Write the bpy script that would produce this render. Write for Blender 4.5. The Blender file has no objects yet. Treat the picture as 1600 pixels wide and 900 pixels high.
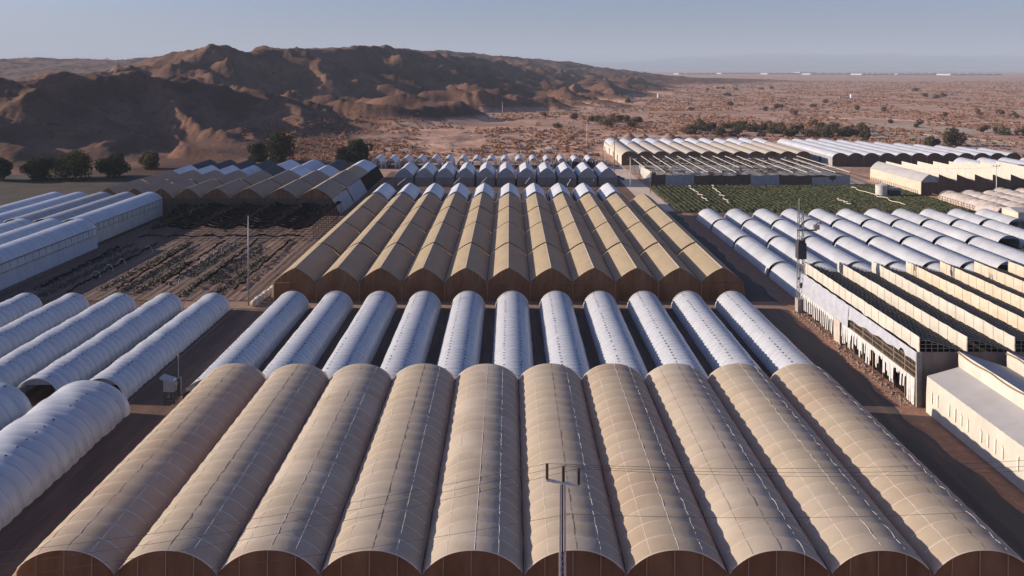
import bpy, math, random
import numpy as np
from mathutils import Vector, Matrix

random.seed(7)
rng = np.random.default_rng(11)
S = bpy.context.scene
COL = S.collection
PI = math.pi
R = math.radians
F = 1200.0          # focal length in pixels of the 1600 px wide photograph
HC = 43.6           # camera height

SUN_EL, SUN_AZ = 18.0, 8.0     # sun low on the left (-X), a touch behind (+Y)

# ------------------------------------------------------------------ materials
def mat(name, c1, c2=None, scale=1.0, rough=0.85, bump=0.0, bump_scale=None, spec=0.3, stretch=(1, 1, 1),
        transl=0.0, tcol=None, detail=4.0, lo=0.35, hi=0.65, c3=None, scale3=0.1, lo3=0.45, hi3=0.7, obj=False, metal=0.0):
    m = bpy.data.materials.new(name)
    m.use_nodes = True
    nt = m.node_tree
    N, L = nt.nodes, nt.links
    b = N['Principled BSDF']
    b.inputs['Roughness'].default_value = rough
    b.inputs['Specular IOR Level'].default_value = spec
    b.inputs['Metallic'].default_value = metal
    b.inputs['Base Color'].default_value = (*c1, 1)
    col = None
    vec = None
    if c2 or bump or c3:
        if obj:
            g = N.new('ShaderNodeTexCoord'); src = g.outputs['Object']
        else:
            g = N.new('ShaderNodeNewGeometry'); src = g.outputs['Position']
        mp = N.new('ShaderNodeMapping'); mp.inputs['Scale'].default_value = stretch
        L.new(src, mp.inputs['Vector']); vec = mp.outputs['Vector']
    if c2:
        n = N.new('ShaderNodeTexNoise'); n.inputs['Scale'].default_value = scale; n.inputs['Detail'].default_value = detail
        n.inputs['Roughness'].default_value = 0.6
        L.new(vec, n.inputs['Vector'])
        r = N.new('ShaderNodeMapRange'); r.inputs['From Min'].default_value = lo; r.inputs['From Max'].default_value = hi
        L.new(n.outputs['Fac'], r.inputs['Value'])
        mx = N.new('ShaderNodeMix'); mx.data_type = 'RGBA'
        mx.inputs['A'].default_value = (*c1, 1); mx.inputs['B'].default_value = (*c2, 1)
        L.new(r.outputs['Result'], mx.inputs['Factor']); col = mx.outputs['Result']
        if c3:
            n3 = N.new('ShaderNodeTexNoise'); n3.inputs['Scale'].default_value = scale3; n3.inputs['Detail'].default_value = 5
            L.new(vec, n3.inputs['Vector'])
            r3 = N.new('ShaderNodeMapRange'); r3.inputs['From Min'].default_value = lo3; r3.inputs['From Max'].default_value = hi3
            L.new(n3.outputs['Fac'], r3.inputs['Value'])
            m3 = N.new('ShaderNodeMix'); m3.data_type = 'RGBA'
            L.new(col, m3.inputs['A']); m3.inputs['B'].default_value = (*c3, 1)
            L.new(r3.outputs['Result'], m3.inputs['Factor']); col = m3.outputs['Result']
        L.new(col, b.inputs['Base Color'])
    if bump:
        nb = N.new('ShaderNodeTexNoise'); nb.inputs['Scale'].default_value = bump_scale or scale; nb.inputs['Detail'].default_value = 5
        L.new(vec, nb.inputs['Vector'])
        bp = N.new('ShaderNodeBump'); bp.inputs['Strength'].default_value = 1.0; bp.inputs['Distance'].default_value = bump
        L.new(nb.outputs['Fac'], bp.inputs['Height']); L.new(bp.outputs['Normal'], b.inputs['Normal'])
    if transl:
        t = N.new('ShaderNodeBsdfTranslucent')
        if col is not None and tcol is None: L.new(col, t.inputs['Color'])
        else: t.inputs['Color'].default_value = (*(tcol or c1), 1)
        ms = N.new('ShaderNodeMixShader'); ms.inputs['Fac'].default_value = transl
        L.new(b.outputs['BSDF'], ms.inputs[1]); L.new(t.outputs['BSDF'], ms.inputs[2])
        L.new(ms.outputs['Shader'], N['Material Output'].inputs['Surface'])
    return m

M = {}
M['tan_net'] = mat('tan_net', (.585, .485, .365), (.505, .42, .315), scale=.35, rough=.9, spec=.1, transl=.28, tcol=(.70, .50, .36), c3=(.53, .45, .36), scale3=.12, lo3=.45, hi3=.6, bump=.012, bump_scale=3)
M['tan_net_dusty'] = mat('tan_net_dusty', (.54, .455, .355), (.48, .40, .31), scale=.28, rough=.9, spec=.1, transl=.25, tcol=(.70, .48, .33), bump=.018, bump_scale=2, c3=(.60, .51, .41), scale3=.2, lo3=.45, hi3=.65)
M['tan_net_worn'] = mat('tan_net_worn', (.57, .475, .36), (.51, .42, .315), scale=.4, rough=.9, spec=.1, transl=.32, tcol=(.72, .49, .34), bump=.02, bump_scale=1.6, c3=(.50, .39, .29), scale3=.15, lo3=.5, hi3=.65)
M['tan_seam'] = mat('tan_seam', (.70, .60, .49), rough=.9, spec=.1)
M['rope_white'] = mat('rope_white', (.74, .68, .58), rough=.8)
M['rope_dark'] = mat('rope_dark', (.16, .13, .105), rough=.9)
M['beige_net'] = mat('beige_net', (.52, .42, .285), (.45, .365, .25), scale=.5, rough=.9, spec=.1, transl=.28, tcol=(.70, .47, .26), stretch=(1, .5, 1))
M['pale_beige'] = mat('pale_beige', (.50, .44, .37), (.43, .37, .31), scale=.4, rough=.85)
M['brown_net'] = mat('brown_net', (.43, .335, .25), (.36, .28, .21), scale=.6, rough=.9, spec=.1, transl=.22, tcol=(.5, .36, .24))
M['end_net'] = mat('end_net', (.25, .145, .085), (.17, .10, .06), scale=.7, rough=.95, spec=.05, transl=.3, tcol=(.34, .18, .08), stretch=(1.5, 1, .6), c3=(.31, .19, .12), scale3=.25)
M['end_net_dark'] = mat('end_net_dark', (.15, .105, .08), (.11, .08, .062), scale=.8, rough=.95, spec=.05, stretch=(2, 1, .4))
M['post'] = mat('post', (.36, .25, .17), rough=.9)
M['white_film'] = mat('white_film', (.54, .55, .58), (.46, .475, .51), scale=.5, rough=.33, spec=.45, bump=.035, bump_scale=1.6, stretch=(.6, 2.2, .6), transl=.06, tcol=(.6, .62, .68))
M['white_film_far'] = mat('white_film_far', (.60, .61, .64), (.50, .51, .55), scale=.25, rough=.5, spec=.35, transl=.04)
M['white_film_big'] = mat('white_film_big', (.55, .56, .59), (.46, .475, .51), scale=.3, rough=.33, spec=.5, bump=.05, bump_scale=1.3, stretch=(.5, 2.2, .5), transl=.06)
M['vent'] = mat('vent', (.03, .03, .035), rough=.9)
M['film_grey'] = mat('film_grey', (.47, .48, .51), (.40, .41, .44), scale=.4, rough=.45, spec=.4, bump=.03, bump_scale=1.4, c3=(.54, .55, .57), scale3=.15)
M['film_seam'] = mat('film_seam', (.38, .39, .42), (.48, .49, .53), scale=.7, rough=.35, spec=.5)
M['film_edge'] = mat('film_edge', (.74, .72, .70), rough=.5)
M['grey_film'] = mat('grey_film', (.36, .36, .38), (.28, .28, .30), scale=.6, rough=.6)
M['grey_roof'] = mat('grey_roof', (.42, .40, .40), (.37, .355, .355), scale=.4, rough=.8)
M['cream_film'] = mat('cream_film', (.61, .57, .495), (.52, .485, .42), scale=.5, rough=.7, transl=.08, stretch=(1, 1, .6))
M['cream_warm'] = mat('cream_warm', (.60, .52, .41), (.52, .44, .34), scale=.5, rough=.7)
M['cream_dusty'] = mat('cream_dusty', (.62, .53, .45), (.48, .38, .31), scale=.6, rough=.7, transl=.1)
M['cream_patch'] = mat('cream_patch', (.68, .64, .57), (.60, .56, .50), scale=1.5, rough=.7)
M['sheet_blue'] = mat('sheet_blue', (.44, .45, .50), (.36, .37, .42), scale=.9, rough=.5)
M['torn_white'] = mat('torn_white', (.62, .61, .60), (.48, .47, .46), scale=2, rough=.6)
M['black_net'] = mat('black_net', (.007, .006, .007), (.014, .012, .012), scale=3, rough=.95, spec=.05)
M['black_film'] = mat('black_film', (.02, .02, .024), rough=.6)
M['lattice'] = mat('lattice', (.30, .26, .215), (.20, .17, .14), scale=2, rough=.85)
M['light_beam'] = mat('light_beam', (.55, .52, .49), rough=.7)
M['steel'] = mat('steel', (.34, .33, .33), (.26, .25, .25), scale=3, rough=.5, metal=.4)
M['dark_steel'] = mat('dark_steel', (.06, .058, .06), rough=.6)
M['wire'] = mat('wire', (.10, .09, .085), rough=.7)
M['insulator'] = mat('insulator', (.055, .028, .02), rough=.35)
M['galv'] = mat('galv', (.64, .60, .56), (.52, .49, .46), scale=2, rough=.6)
M['wood'] = mat('wood', (.26, .18, .125), (.17, .115, .08), scale=2, rough=.9, stretch=(3, 3, .5))
M['concrete'] = mat('concrete', (.36, .33, .30), (.28, .25, .22), scale=1.5, rough=.9)
M['wall_brown'] = mat('wall_brown', (.27, .215, .18), (.22, .175, .15), scale=.7, rough=.9, stretch=(2, 1, .5))
M['road'] = mat('road', (.072, .060, .056), (.10, .080, .070), scale=.35, rough=.95, c3=(.15, .095, .070), scale3=.5, lo3=.5, hi3=.7, bump=.03, bump_scale=2.5, stretch=(1.4, .12, 1))
M['verge'] = mat('verge', (.38, .195, .122), (.23, .12, .08), scale=.8, rough=.95, bump=.12, bump_scale=1.5, c3=(.28, .17, .12), scale3=.4)
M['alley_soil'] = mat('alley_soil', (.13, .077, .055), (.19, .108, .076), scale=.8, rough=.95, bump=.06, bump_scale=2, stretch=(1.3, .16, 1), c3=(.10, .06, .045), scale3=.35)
M['pale_strip'] = mat('pale_strip', (.33, .215, .15), (.26, .16, .11), scale=.8, rough=.95, bump=.05, bump_scale=2)
M['furrow'] = mat('furrow', (.18, .112, .082), (.10, .068, .054), scale=.35, rough=.95, c3=(.24, .145, .10), scale3=.09, bump=.08, bump_scale=2, stretch=(4, .09, 1))
M['far_field'] = mat('far_field', (.045, .032, .024), (.028, .026, .017), scale=.5, rough=.95, bump=.15, bump_scale=1.2, c3=(.07, .046, .032), scale3=.08)
M['crop'] = mat('crop', (.056, .062, .026), (.088, .082, .040), scale=1.2, rough=.9, spec=.15, c3=(.035, .045, .018), scale3=.25, bump=.15, bump_scale=3)
M['bed_crop'] = mat('bed_crop', (.07, .066, .042), (.10, .085, .056), scale=1.5, rough=.9, bump=.1, bump_scale=4)
M['hose'] = mat('hose', (.62, .55, .45), rough=.7)
M['leaf_dark'] = mat('leaf_dark', (.030, .037, .018), (.052, .056, .026), scale=.9, rough=.9, spec=.1, transl=.35)
M['leaf_olive'] = mat('leaf_olive', (.10, .085, .047), (.15, .12, .068), scale=.6, rough=.9, spec=.1, transl=.35)
M['leaf_brown'] = mat('leaf_brown', (.15, .10, .066), (.21, .14, .09), scale=.6, rough=.9, spec=.1, transl=.35)
M['bark'] = mat('bark', (.09, .065, .05), rough=.95)
M['scrub_rust'] = mat('scrub_rust', (.42, .20, .115), (.30, .15, .09), scale=.15, rough=.95, spec=.05, transl=.15)
M['scrub_grey'] = mat('scrub_grey', (.16, .125, .095), (.11, .09, .065), scale=.15, rough=.95, spec=.05, transl=.15)
M['scrub_straw'] = mat('scrub_straw', (.42, .26, .16), (.33, .20, .13), scale=.15, rough=.95, spec=.05, transl=.15)
M['mound_soil'] = mat('mound_soil', (.40, .26, .18), (.32, .20, .14), scale=.4, rough=.95, bump=.1, bump_scale=1.5)
M['rubble'] = mat('rubble', (.33, .25, .21), (.20, .14, .115), scale=.8, rough=.95)
M['track'] = mat('track', (.66, .52, .41), (.55, .41, .31), scale=.12, rough=.95)
M['wash'] = mat('wash', (.50, .39, .31), (.40, .29, .22), scale=.08, rough=.95, c3=(.33, .23, .17), scale3=.2)
M['tank_white'] = mat('tank_white', (.60, .58, .55), (.50, .48, .46), scale=1.2, rough=.6)
M['car_white'] = mat('car_white', (.72, .72, .73), rough=.3, spec=.5)
M['car_grey'] = mat('car_grey', (.16, .18, .21), rough=.3, spec=.5)
M['glass'] = mat('glass', (.03, .035, .04), rough=.1, spec=.6)
M['tyre'] = mat('tyre', (.02, .02, .02), rough=.9)
M['mountain'] = mat('mountain', (.07, .062, .065), (.15, .125, .115), scale=.0012, rough=.95)
M['box_grey'] = mat('box_grey', (.34, .34, .36), rough=.5)
M['lamp_face'] = mat('lamp_face', (.55, .42, .36), rough=.4)

def ground_mat():
    m = bpy.data.materials.new('desert_soil'); m.use_nodes = True
    nt = m.node_tree; N, L = nt.nodes, nt.links; b = N['Principled BSDF']
    b.inputs['Roughness'].default_value = .95; b.inputs['Specular IOR Level'].default_value = .1
    g = N.new('ShaderNodeNewGeometry')
    def noise(sc, det, stretch=(1, 1, 1), rg=.6):
        mp = N.new('ShaderNodeMapping'); mp.inputs['Scale'].default_value = stretch
        L.new(g.outputs['Position'], mp.inputs['Vector'])
        n = N.new('ShaderNodeTexNoise'); n.inputs['Scale'].default_value = sc; n.inputs['Detail'].default_value = det
        n.inputs['Roughness'].default_value = rg
        L.new(mp.outputs['Vector'], n.inputs['Vector']); return n.outputs['Fac']
    def rng_(v, a, b_, c=0., d=1.):
        r = N.new('ShaderNodeMapRange'); r.inputs['From Min'].default_value = a; r.inputs['From Max'].default_value = b_
        r.inputs['To Min'].default_value = c; r.inputs['To Max'].default_value = d
        L.new(v, r.inputs['Value']); return r.outputs['Result']
    def mix(f, a, b_):
        x = N.new('ShaderNodeMix'); x.data_type = 'RGBA'
        if isinstance(f, float): x.inputs['Factor'].default_value = f
        else: L.new(f, x.inputs['Factor'])
        for s, v in (('A', a), ('B', b_)):
            if isinstance(v, tuple): x.inputs[s].default_value = (*v, 1)
            else: L.new(v, x.inputs[s])
        return x.outputs['Result']
    plain = mix(rng_(noise(.05, 6), .38, .62), (.42, .24, .168), (.58, .37, .27))
    plain = mix(rng_(noise(.012, 5, (1, 2.2, 1)), .48, .64), plain, (.33, .20, .145))
    plain = mix(rng_(noise(.25, 5), .56, .68), plain, (.21, .12, .08))       # low dry tufts
    plain = mix(rng_(noise(.03, 6, (1, 3, 1)), .62, .70), plain, (.58, .42, .32))  # pale wash beds
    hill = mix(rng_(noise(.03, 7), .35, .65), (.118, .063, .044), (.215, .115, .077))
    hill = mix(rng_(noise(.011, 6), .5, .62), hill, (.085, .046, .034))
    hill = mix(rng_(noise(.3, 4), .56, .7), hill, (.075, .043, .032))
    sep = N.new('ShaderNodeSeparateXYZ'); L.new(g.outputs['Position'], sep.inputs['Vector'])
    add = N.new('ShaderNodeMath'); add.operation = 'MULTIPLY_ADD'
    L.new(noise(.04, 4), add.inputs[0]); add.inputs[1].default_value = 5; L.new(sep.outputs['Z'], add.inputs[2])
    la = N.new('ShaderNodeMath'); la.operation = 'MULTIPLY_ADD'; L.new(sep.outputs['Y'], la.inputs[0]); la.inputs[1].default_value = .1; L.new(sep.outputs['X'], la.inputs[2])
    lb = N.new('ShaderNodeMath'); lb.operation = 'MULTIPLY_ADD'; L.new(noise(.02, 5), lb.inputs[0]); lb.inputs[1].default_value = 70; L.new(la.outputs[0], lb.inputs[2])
    mxn = N.new('ShaderNodeMath'); mxn.operation = 'MAXIMUM'; L.new(rng_(add.outputs[0], 5.0, 8.5), mxn.inputs[0]); L.new(rng_(lb.outputs[0], 25, -20), mxn.inputs[1])  # extends rocky dark soil past the hill foot, partly painting in its shade
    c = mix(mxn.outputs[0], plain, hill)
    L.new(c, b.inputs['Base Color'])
    bp = N.new('ShaderNodeBump'); bp.inputs['Distance'].default_value = .5; bp.inputs['Strength'].default_value = .9
    L.new(noise(.45, 6), bp.inputs['Height']); L.new(bp.outputs['Normal'], b.inputs['Normal'])
    return m
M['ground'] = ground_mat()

# ------------------------------------------------------------------ mesh helpers
class MB:
    def __init__(s): s.v = []; s.f = []; s.m = []
    def add(s, vs, fs, mi=0):
        o = len(s.v); s.v.extend(tuple(map(float, v)) for v in vs)
        for f in fs: s.f.append(tuple(i + o for i in f)); s.m.append(mi)
        return s
    def box(s, x0, x1, y0, y1, z0, z1, mi=0):
        vs = [(x0, y0, z0), (x1, y0, z0), (x1, y1, z0), (x0, y1, z0), (x0, y0, z1), (x1, y0, z1), (x1, y1, z1), (x0, y1, z1)]
        return s.add(vs, [(0, 3, 2, 1), (4, 5, 6, 7), (0, 1, 5, 4), (1, 2, 6, 5), (2, 3, 7, 6), (3, 0, 4, 7)], mi)
    def bar(s, a, b, r=.05, n=4, mi=0, r2=None):
        a = Vector(a); b = Vector(b); d = b - a
        if d.length < 1e-6: return s
        d.normalize(); up = Vector((0, 0, 1)) if abs(d.z) < .95 else Vector((1, 0, 0))
        u = d.cross(up).normalized(); w = u.cross(d)
        r2 = r if r2 is None else r2
        vs = []
        for p, rr in ((a, r), (b, r2)):
            for k in range(n):
                t = 2 * PI * (k + .5) / n
                vs.append(p + u * math.cos(t) * rr + w * math.sin(t) * rr)
        fs = [(k, (k + 1) % n, n + (k + 1) % n, n + k) for k in range(n)] + [tuple(range(n))[::-1], tuple(range(n, 2 * n))]
        return s.add(vs, fs, mi)
    def tube(s, pts, r=.05, n=5, mi=0):
        pts = [Vector(p) for p in pts]; vs = []
        for i, p in enumerate(pts):
            d = (pts[min(i + 1, len(pts) - 1)] - pts[max(i - 1, 0)]).normalized()
            up = Vector((0, 0, 1)) if abs(d.z) < .9 else Vector((1, 0, 0))
            u = d.cross(up).normalized(); w = u.cross(d)
            rr = r[i] if isinstance(r, (list, tuple)) else r
            for k in range(n):
                t = 2 * PI * k / n; vs.append(p + u * math.cos(t) * rr + w * math.sin(t) * rr)
        fs = []
        for i in range(len(pts) - 1):
            for k in range(n):
                fs.append((i * n + k, i * n + (k + 1) % n, (i + 1) * n + (k + 1) % n, (i + 1) * n + k))
        fs += [tuple(range(n))[::-1], tuple((len(pts) - 1) * n + k for k in range(n))]
        return s.add(vs, fs, mi)
    def surf(s, rows, mi=0, flip=False):
        nr, nc = len(rows), len(rows[0]); vs = [p for r in rows for p in r]; fs = []
        for i in range(nr - 1):
            for j in range(nc - 1):
                q = (i * nc + j, i * nc + j + 1, (i + 1) * nc + j + 1, (i + 1) * nc + j)
                fs.append(q[::-1] if flip else q)
        return s.add(vs, fs, mi)
    def cyl(s, x, y, z0, z1, r, n=20, mi=0, r2=None):
        r2 = r if r2 is None else r2
        vs = [(x + r * math.cos(2 * PI * k / n), y + r * math.sin(2 * PI * k / n), z0) for k in range(n)] + \
             [(x + r2 * math.cos(2 * PI * k / n), y + r2 * math.sin(2 * PI * k / n), z1) for k in range(n)]
        fs = [(k, (k + 1) % n, n + (k + 1) % n, n + k) for k in range(n)] + [tuple(range(n))[::-1], tuple(range(n, 2 * n))]
        return s.add(vs, fs, mi)
    def build(s, name, mats, parent=None, smooth=False):
        me = bpy.data.meshes.new(name); me.from_pydata(s.v, [], s.f)
        if not isinstance(mats, (list, tuple)): mats = [mats]
        for m in mats: me.materials.append(M[m] if isinstance(m, str) else m)
        me.polygons.foreach_set('material_index', s.m)
        if smooth: me.polygons.foreach_set('use_smooth', [True] * len(s.f))
        me.update()
        o = bpy.data.objects.new(name, me); COL.objects.link(o)
        if parent: o.parent = parent
        return o

def np_mesh(name, V, Q, mats, mi=None, smooth=True, parent=None):
    me = bpy.data.meshes.new(name); n = len(V); k = Q.shape[1]
    me.vertices.add(n); me.vertices.foreach_set('co', np.ascontiguousarray(V, dtype=np.float32).ravel())
    me.loops.add(Q.size); me.loops.foreach_set('vertex_index', np.ascontiguousarray(Q, dtype=np.int32).ravel())
    me.polygons.add(len(Q)); me.polygons.foreach_set('loop_start', np.arange(0, Q.size, k, dtype=np.int32))
    me.polygons.foreach_set('loop_total', np.full(len(Q), k, dtype=np.int32))
    for m in (mats if isinstance(mats, (list, tuple)) else [mats]): me.materials.append(M[m])
    if mi is not None: me.polygons.foreach_set('material_index', np.asarray(mi, dtype=np.int32))
    me.polygons.foreach_set('use_smooth', np.full(len(Q), smooth, dtype=bool))
    me.update(); me.validate()
    o = bpy.data.objects.new(name, me); COL.objects.link(o)
    if parent: o.parent = parent
    return o

def tag(o, label=None, cat=None, group=None, kind=None):
    if label: o['label'] = label
    if cat: o['category'] = cat
    if group: o['group'] = group
    if kind: o['kind'] = kind
    return o
def thing(name, label, cat, loc=(0, 0, 0), rz=0, group=None):
    o = bpy.data.objects.new(name, None); COL.objects.link(o)
    o.location = loc; o.rotation_euler = (0, 0, rz); o.empty_display_size = .5
    return tag(o, label, cat, group)
def dup(root, loc, label, group=None, rz=None):
    r = root.copy(); COL.objects.link(r); r.location = loc; r['label'] = label
    if rz is not None: r.rotation_euler = (0, 0, rz)
    if group: r['group'] = group
    for ch in list(root.children):
        c = ch.copy(); COL.objects.link(c); c.parent = r
        for g in list(ch.children):
            d = g.copy(); COL.objects.link(d); d.parent = c
    return r
ORD = ['first', 'second', 'third', 'fourth', 'fifth', 'sixth', 'seventh', 'eighth', 'ninth', 'tenth', 'eleventh', 'twelfth',
       'thirteenth', 'fourteenth', 'fifteenth', 'sixteenth', 'seventeenth', 'eighteenth']
NUM = ['no', 'one', 'two', 'three', 'four', 'five', 'six', 'seven', 'eight', 'nine', 'ten', 'eleven', 'twelve', 'thirteen', 'fourteen', 'fifteen', 'sixteen', 'seventeen', 'eighteen']
def ordl(i, n):
    return 'leftmost' if i == 0 else 'rightmost' if i == n - 1 else ORD[i] + ' from the left'

def at(px, py, z=0.0):          # where a point of height z stands for a photographed pixel
    Y = F * (HC - z) / (py - 107.0); return (px - 796.0) * Y / F, Y

# ------------------------------------------------------------------ noise and terrain
_perm = rng.permutation(512)
_perm = np.concatenate([_perm, _perm, _perm])
_ga = rng.uniform(0, 2 * PI, 512); _gx = np.cos(_ga); _gy = np.sin(_ga)
def perlin(x, y):
    xi = np.floor(x).astype(int); yi = np.floor(y).astype(int); xf = x - xi; yf = y - yi
    u = xf * xf * xf * (xf * (xf * 6 - 15) + 10); v = yf * yf * yf * (yf * (yf * 6 - 15) + 10)
    def g(ix, iy, dx, dy):
        h = _perm[(_perm[ix & 511] + iy) & 511]; return _gx[h] * dx + _gy[h] * dy
    a = g(xi, yi, xf, yf); b = g(xi + 1, yi, xf - 1, yf); c = g(xi, yi + 1, xf, yf - 1); d = g(xi + 1, yi + 1, xf - 1, yf - 1)
    return 1.5 * ((a * (1 - u) + b * u) * (1 - v) + (c * (1 - u) + d * u) * v)
def fbm(x, y, o=4, g=.5):
    s = 0; a = 1.
    for k in range(o): s = s + a * perlin(x * 2 ** k + 17.3 * k, y * 2 ** k - 9.1 * k); a *= g
    return s
def ridged(x, y, o=4, g=.5):
    s = 0; a = 1.; t = 0
    for k in range(o):
        s = s + a * (1 - np.abs(perlin(x * 2 ** k + 31.7 * k, y * 2 ** k + 5.3 * k)) * 1.6); t += a; a *= g
    return s / t
def sst(x, a, b):
    t = np.clip((x - a) / (b - a), 0, 1); return t * t * (3 - 2 * t)

def pxp(px, py, Y): return ((px - 796) * Y / F, Y, HC - (py - 107) * Y / F)
MAIN = [pxp(215, 104, 900), pxp(265, 93, 840), pxp(305, 76, 800), pxp(350, 84, 820), pxp(400, 79, 840), pxp(460, 73, 860), pxp(520, 76, 920), pxp(600, 78, 1010),
        pxp(650, 84, 1120), pxp(760, 97, 1400), pxp(860, 108, 1600), pxp(950, 120, 1700), pxp(1030, 134, 1760)]
BACK = [pxp(300, 84, 2300), pxp(470, 74, 2000), pxp(540, 70, 1900), pxp(640, 73, 1900), pxp(760, 83, 2100), pxp(880, 95, 2300), pxp(960, 106, 2400), pxp(1040, 120, 2500)]
NEAR = [pxp(-330, 122, 400), pxp(-120, 122, 420), pxp(0, 126, 440), pxp(60, 122, 450), pxp(130, 112, 475), pxp(200, 119, 500), pxp(260, 124, 520), pxp(310, 119, 545),
        pxp(380, 136, 560), pxp(470, 172, 565), pxp(540, 203, 575)]
LEFTB = [pxp(-500, 86, 2400), pxp(-200, 88, 2200), pxp(0, 90, 2000), pxp(120, 91, 2000), pxp(240, 90, 2100), pxp(330, 86, 2200)]
def poly_env(X, Y, P, wf, wb, pw):
    bd = np.full_like(X, 1e9); bh = np.zeros_like(X); bs = np.zeros_like(X)
    for (x0, y0, z0), (x1, y1, z1) in zip(P[:-1], P[1:]):
        dx, dy = x1 - x0, y1 - y0; l2 = dx * dx + dy * dy
        t = np.clip(((X - x0) * dx + (Y - y0) * dy) / l2, 0, 1)
        ex = X - x0 - t * dx; ey = Y - y0 - t * dy; d = np.hypot(ex, ey)
        s = (dx * ey - dy * ex) / math.sqrt(l2)              # > 0 behind the crest
        k = d < bd
        bd = np.where(k, d, bd); bh = np.where(k, z0 + t * (z1 - z0), bh); bs = np.where(k, s, bs)
    w = wf + (wb - wf) * sst(bs / np.maximum(bd, 1e-3), -.5, .7)
    u = np.clip(bd / w, 0, 1); return bh * (1 - u) ** pw, sst(u, .03, .30)
def height(X, Y):
    X = np.asarray(X, float); Y = np.asarray(Y, float)
    wx = X + 22 * fbm(X / 120., Y / 120., 3); wy = Y + 22 * fbm(X / 120. + 50, Y / 120., 3)
    em, um = poly_env(wx, wy, MAIN, 205, 700, 1.15)
    s = wx * .52 + wy * .85; t = wx * .85 - wy * .52
    gul = ridged(s / 120., t / 260., 3, .5)
    fine = ridged(s / 75. + 7, t / 100., 4, .5)
    H = em * (1 - um * (.42 - .45 * gul)) + np.sqrt(np.maximum(em, 0)) * 4.2 * (fine - .62) * (.2 + .8 * um)
    e2, u2 = poly_env(wx, wy, MAIN, 360, 700, 1.0)
    foot = 52 * np.clip(ridged(s / 105. + 3, t / 230., 3, .42) - .52, 0, 1) * sst(e2, 1, 22)
    H = np.maximum(H, foot) + .35 * np.minimum(H, foot)
    en, un = poly_env(wx, wy, NEAR, 108, 230, 1.2)
    s2 = wx * .80 + wy * .60; t2 = wx * .60 - wy * .80
    g2 = ridged(s2 / 85. + .3, t2 / 260., 2, .4)
    f2 = ridged(s2 / 34., t2 / 50., 3, .5)
    Hn = en * (1 - un * (.62 - .80 * g2)) + np.sqrt(np.maximum(en, 0)) * 1.5 * (f2 - .6) * (.3 + .7 * un)
    e3, u3 = poly_env(wx, wy, NEAR, 175, 230, 1.0)
    footn = 44 * np.clip(ridged(s2 / 92. + .8, t2 / 300., 2, .4) - .54, 0, 1) * sst(e3, 1, 14)
    Hn = np.maximum(Hn, footn) + .3 * np.minimum(Hn, footn)
    eb, ub = poly_env(wx, wy, BACK, 520, 900, 1.0)
    Hb = eb * (1 - (.3 + .7 * ub) * (.36 - .40 * ridged(X / 210., Y / 260., 4, .55)))
    el, ul = poly_env(wx, wy, LEFTB, 900, 2500, .9)
    Hl = el * (.76 + .28 * ridged(X / 260., Y / 300., 4, .5))
    low = 9 * np.clip(fbm(X / 130. + 3, Y / 160., 4) + .1, 0, 2) * sst(-(X + .17 * Y), -20, 120) * sst(Y, 380, 520)
    H = np.maximum.reduce([H, Hn, Hb, Hl, low])
    far = sst(Y, 318, 420)
    und = (fbm(X / 90., Y / 60., 4) * 1.1 + fbm(X / 400., Y / 400., 3) * 1.4) * far * (1 - .75 * sst(Y, 1500, 4000))
    bank = 3.2 * np.clip(ridged(X / 38., Y / 24., 3) - .55, 0, 1) * sst(Y, 350, 385) * (1 - sst(Y, 480, 560)) * sst(X, -130, -70) * (1 - sst(X, 60, 110))
    side = sst(np.abs(X + 20), 200, 270) * 0
    hm = sst(H, 2, 9)
    H = H + hm * ((ridged(wx / 30., wy / 38., 3, .6) - .55) * 3.6 + (ridged(X / 11., Y / 13., 2, .6) - .55) * 1.2)
    return H * sst(Y, 318, 362) + und * .8 + bank * 1.2 * far + side

def build_ground():
    y0 = -130.
    rr = np.concatenate([np.arange(30, 440, 10.), 440 * 1.0058 ** np.arange(0, 300), 440 * 1.0058 ** 300 * 1.02 ** np.arange(0, 150)])
    rr = rr[rr < 31000]; rr = np.append(rr, 31500.)
    tt = np.concatenate([np.linspace(-2.2, -.72, 60)[:-1], np.linspace(-.72, .72, 680), np.linspace(.72, 2.2, 60)[1:]])
    Rr, T = np.meshgrid(rr, tt, indexing='ij')
    Y = Rr + y0; X = T * Rr
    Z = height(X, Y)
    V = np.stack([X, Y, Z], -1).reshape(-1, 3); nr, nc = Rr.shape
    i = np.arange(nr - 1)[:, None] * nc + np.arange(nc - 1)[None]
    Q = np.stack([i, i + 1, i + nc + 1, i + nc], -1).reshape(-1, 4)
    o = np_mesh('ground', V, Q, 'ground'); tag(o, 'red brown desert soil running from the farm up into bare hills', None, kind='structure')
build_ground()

def sheet(name, mt, x0, x1, y0, y1, z=.004, kind='structure', n=1, label=None):
    m = MB(); m.add([(x0, y0, z), (x1, y0, z), (x1, y1, z), (x0, y1, z)], [(0, 1, 2, 3)])
    o = m.build(name, mt); tag(o, kind=kind, label=label); return o
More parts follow.
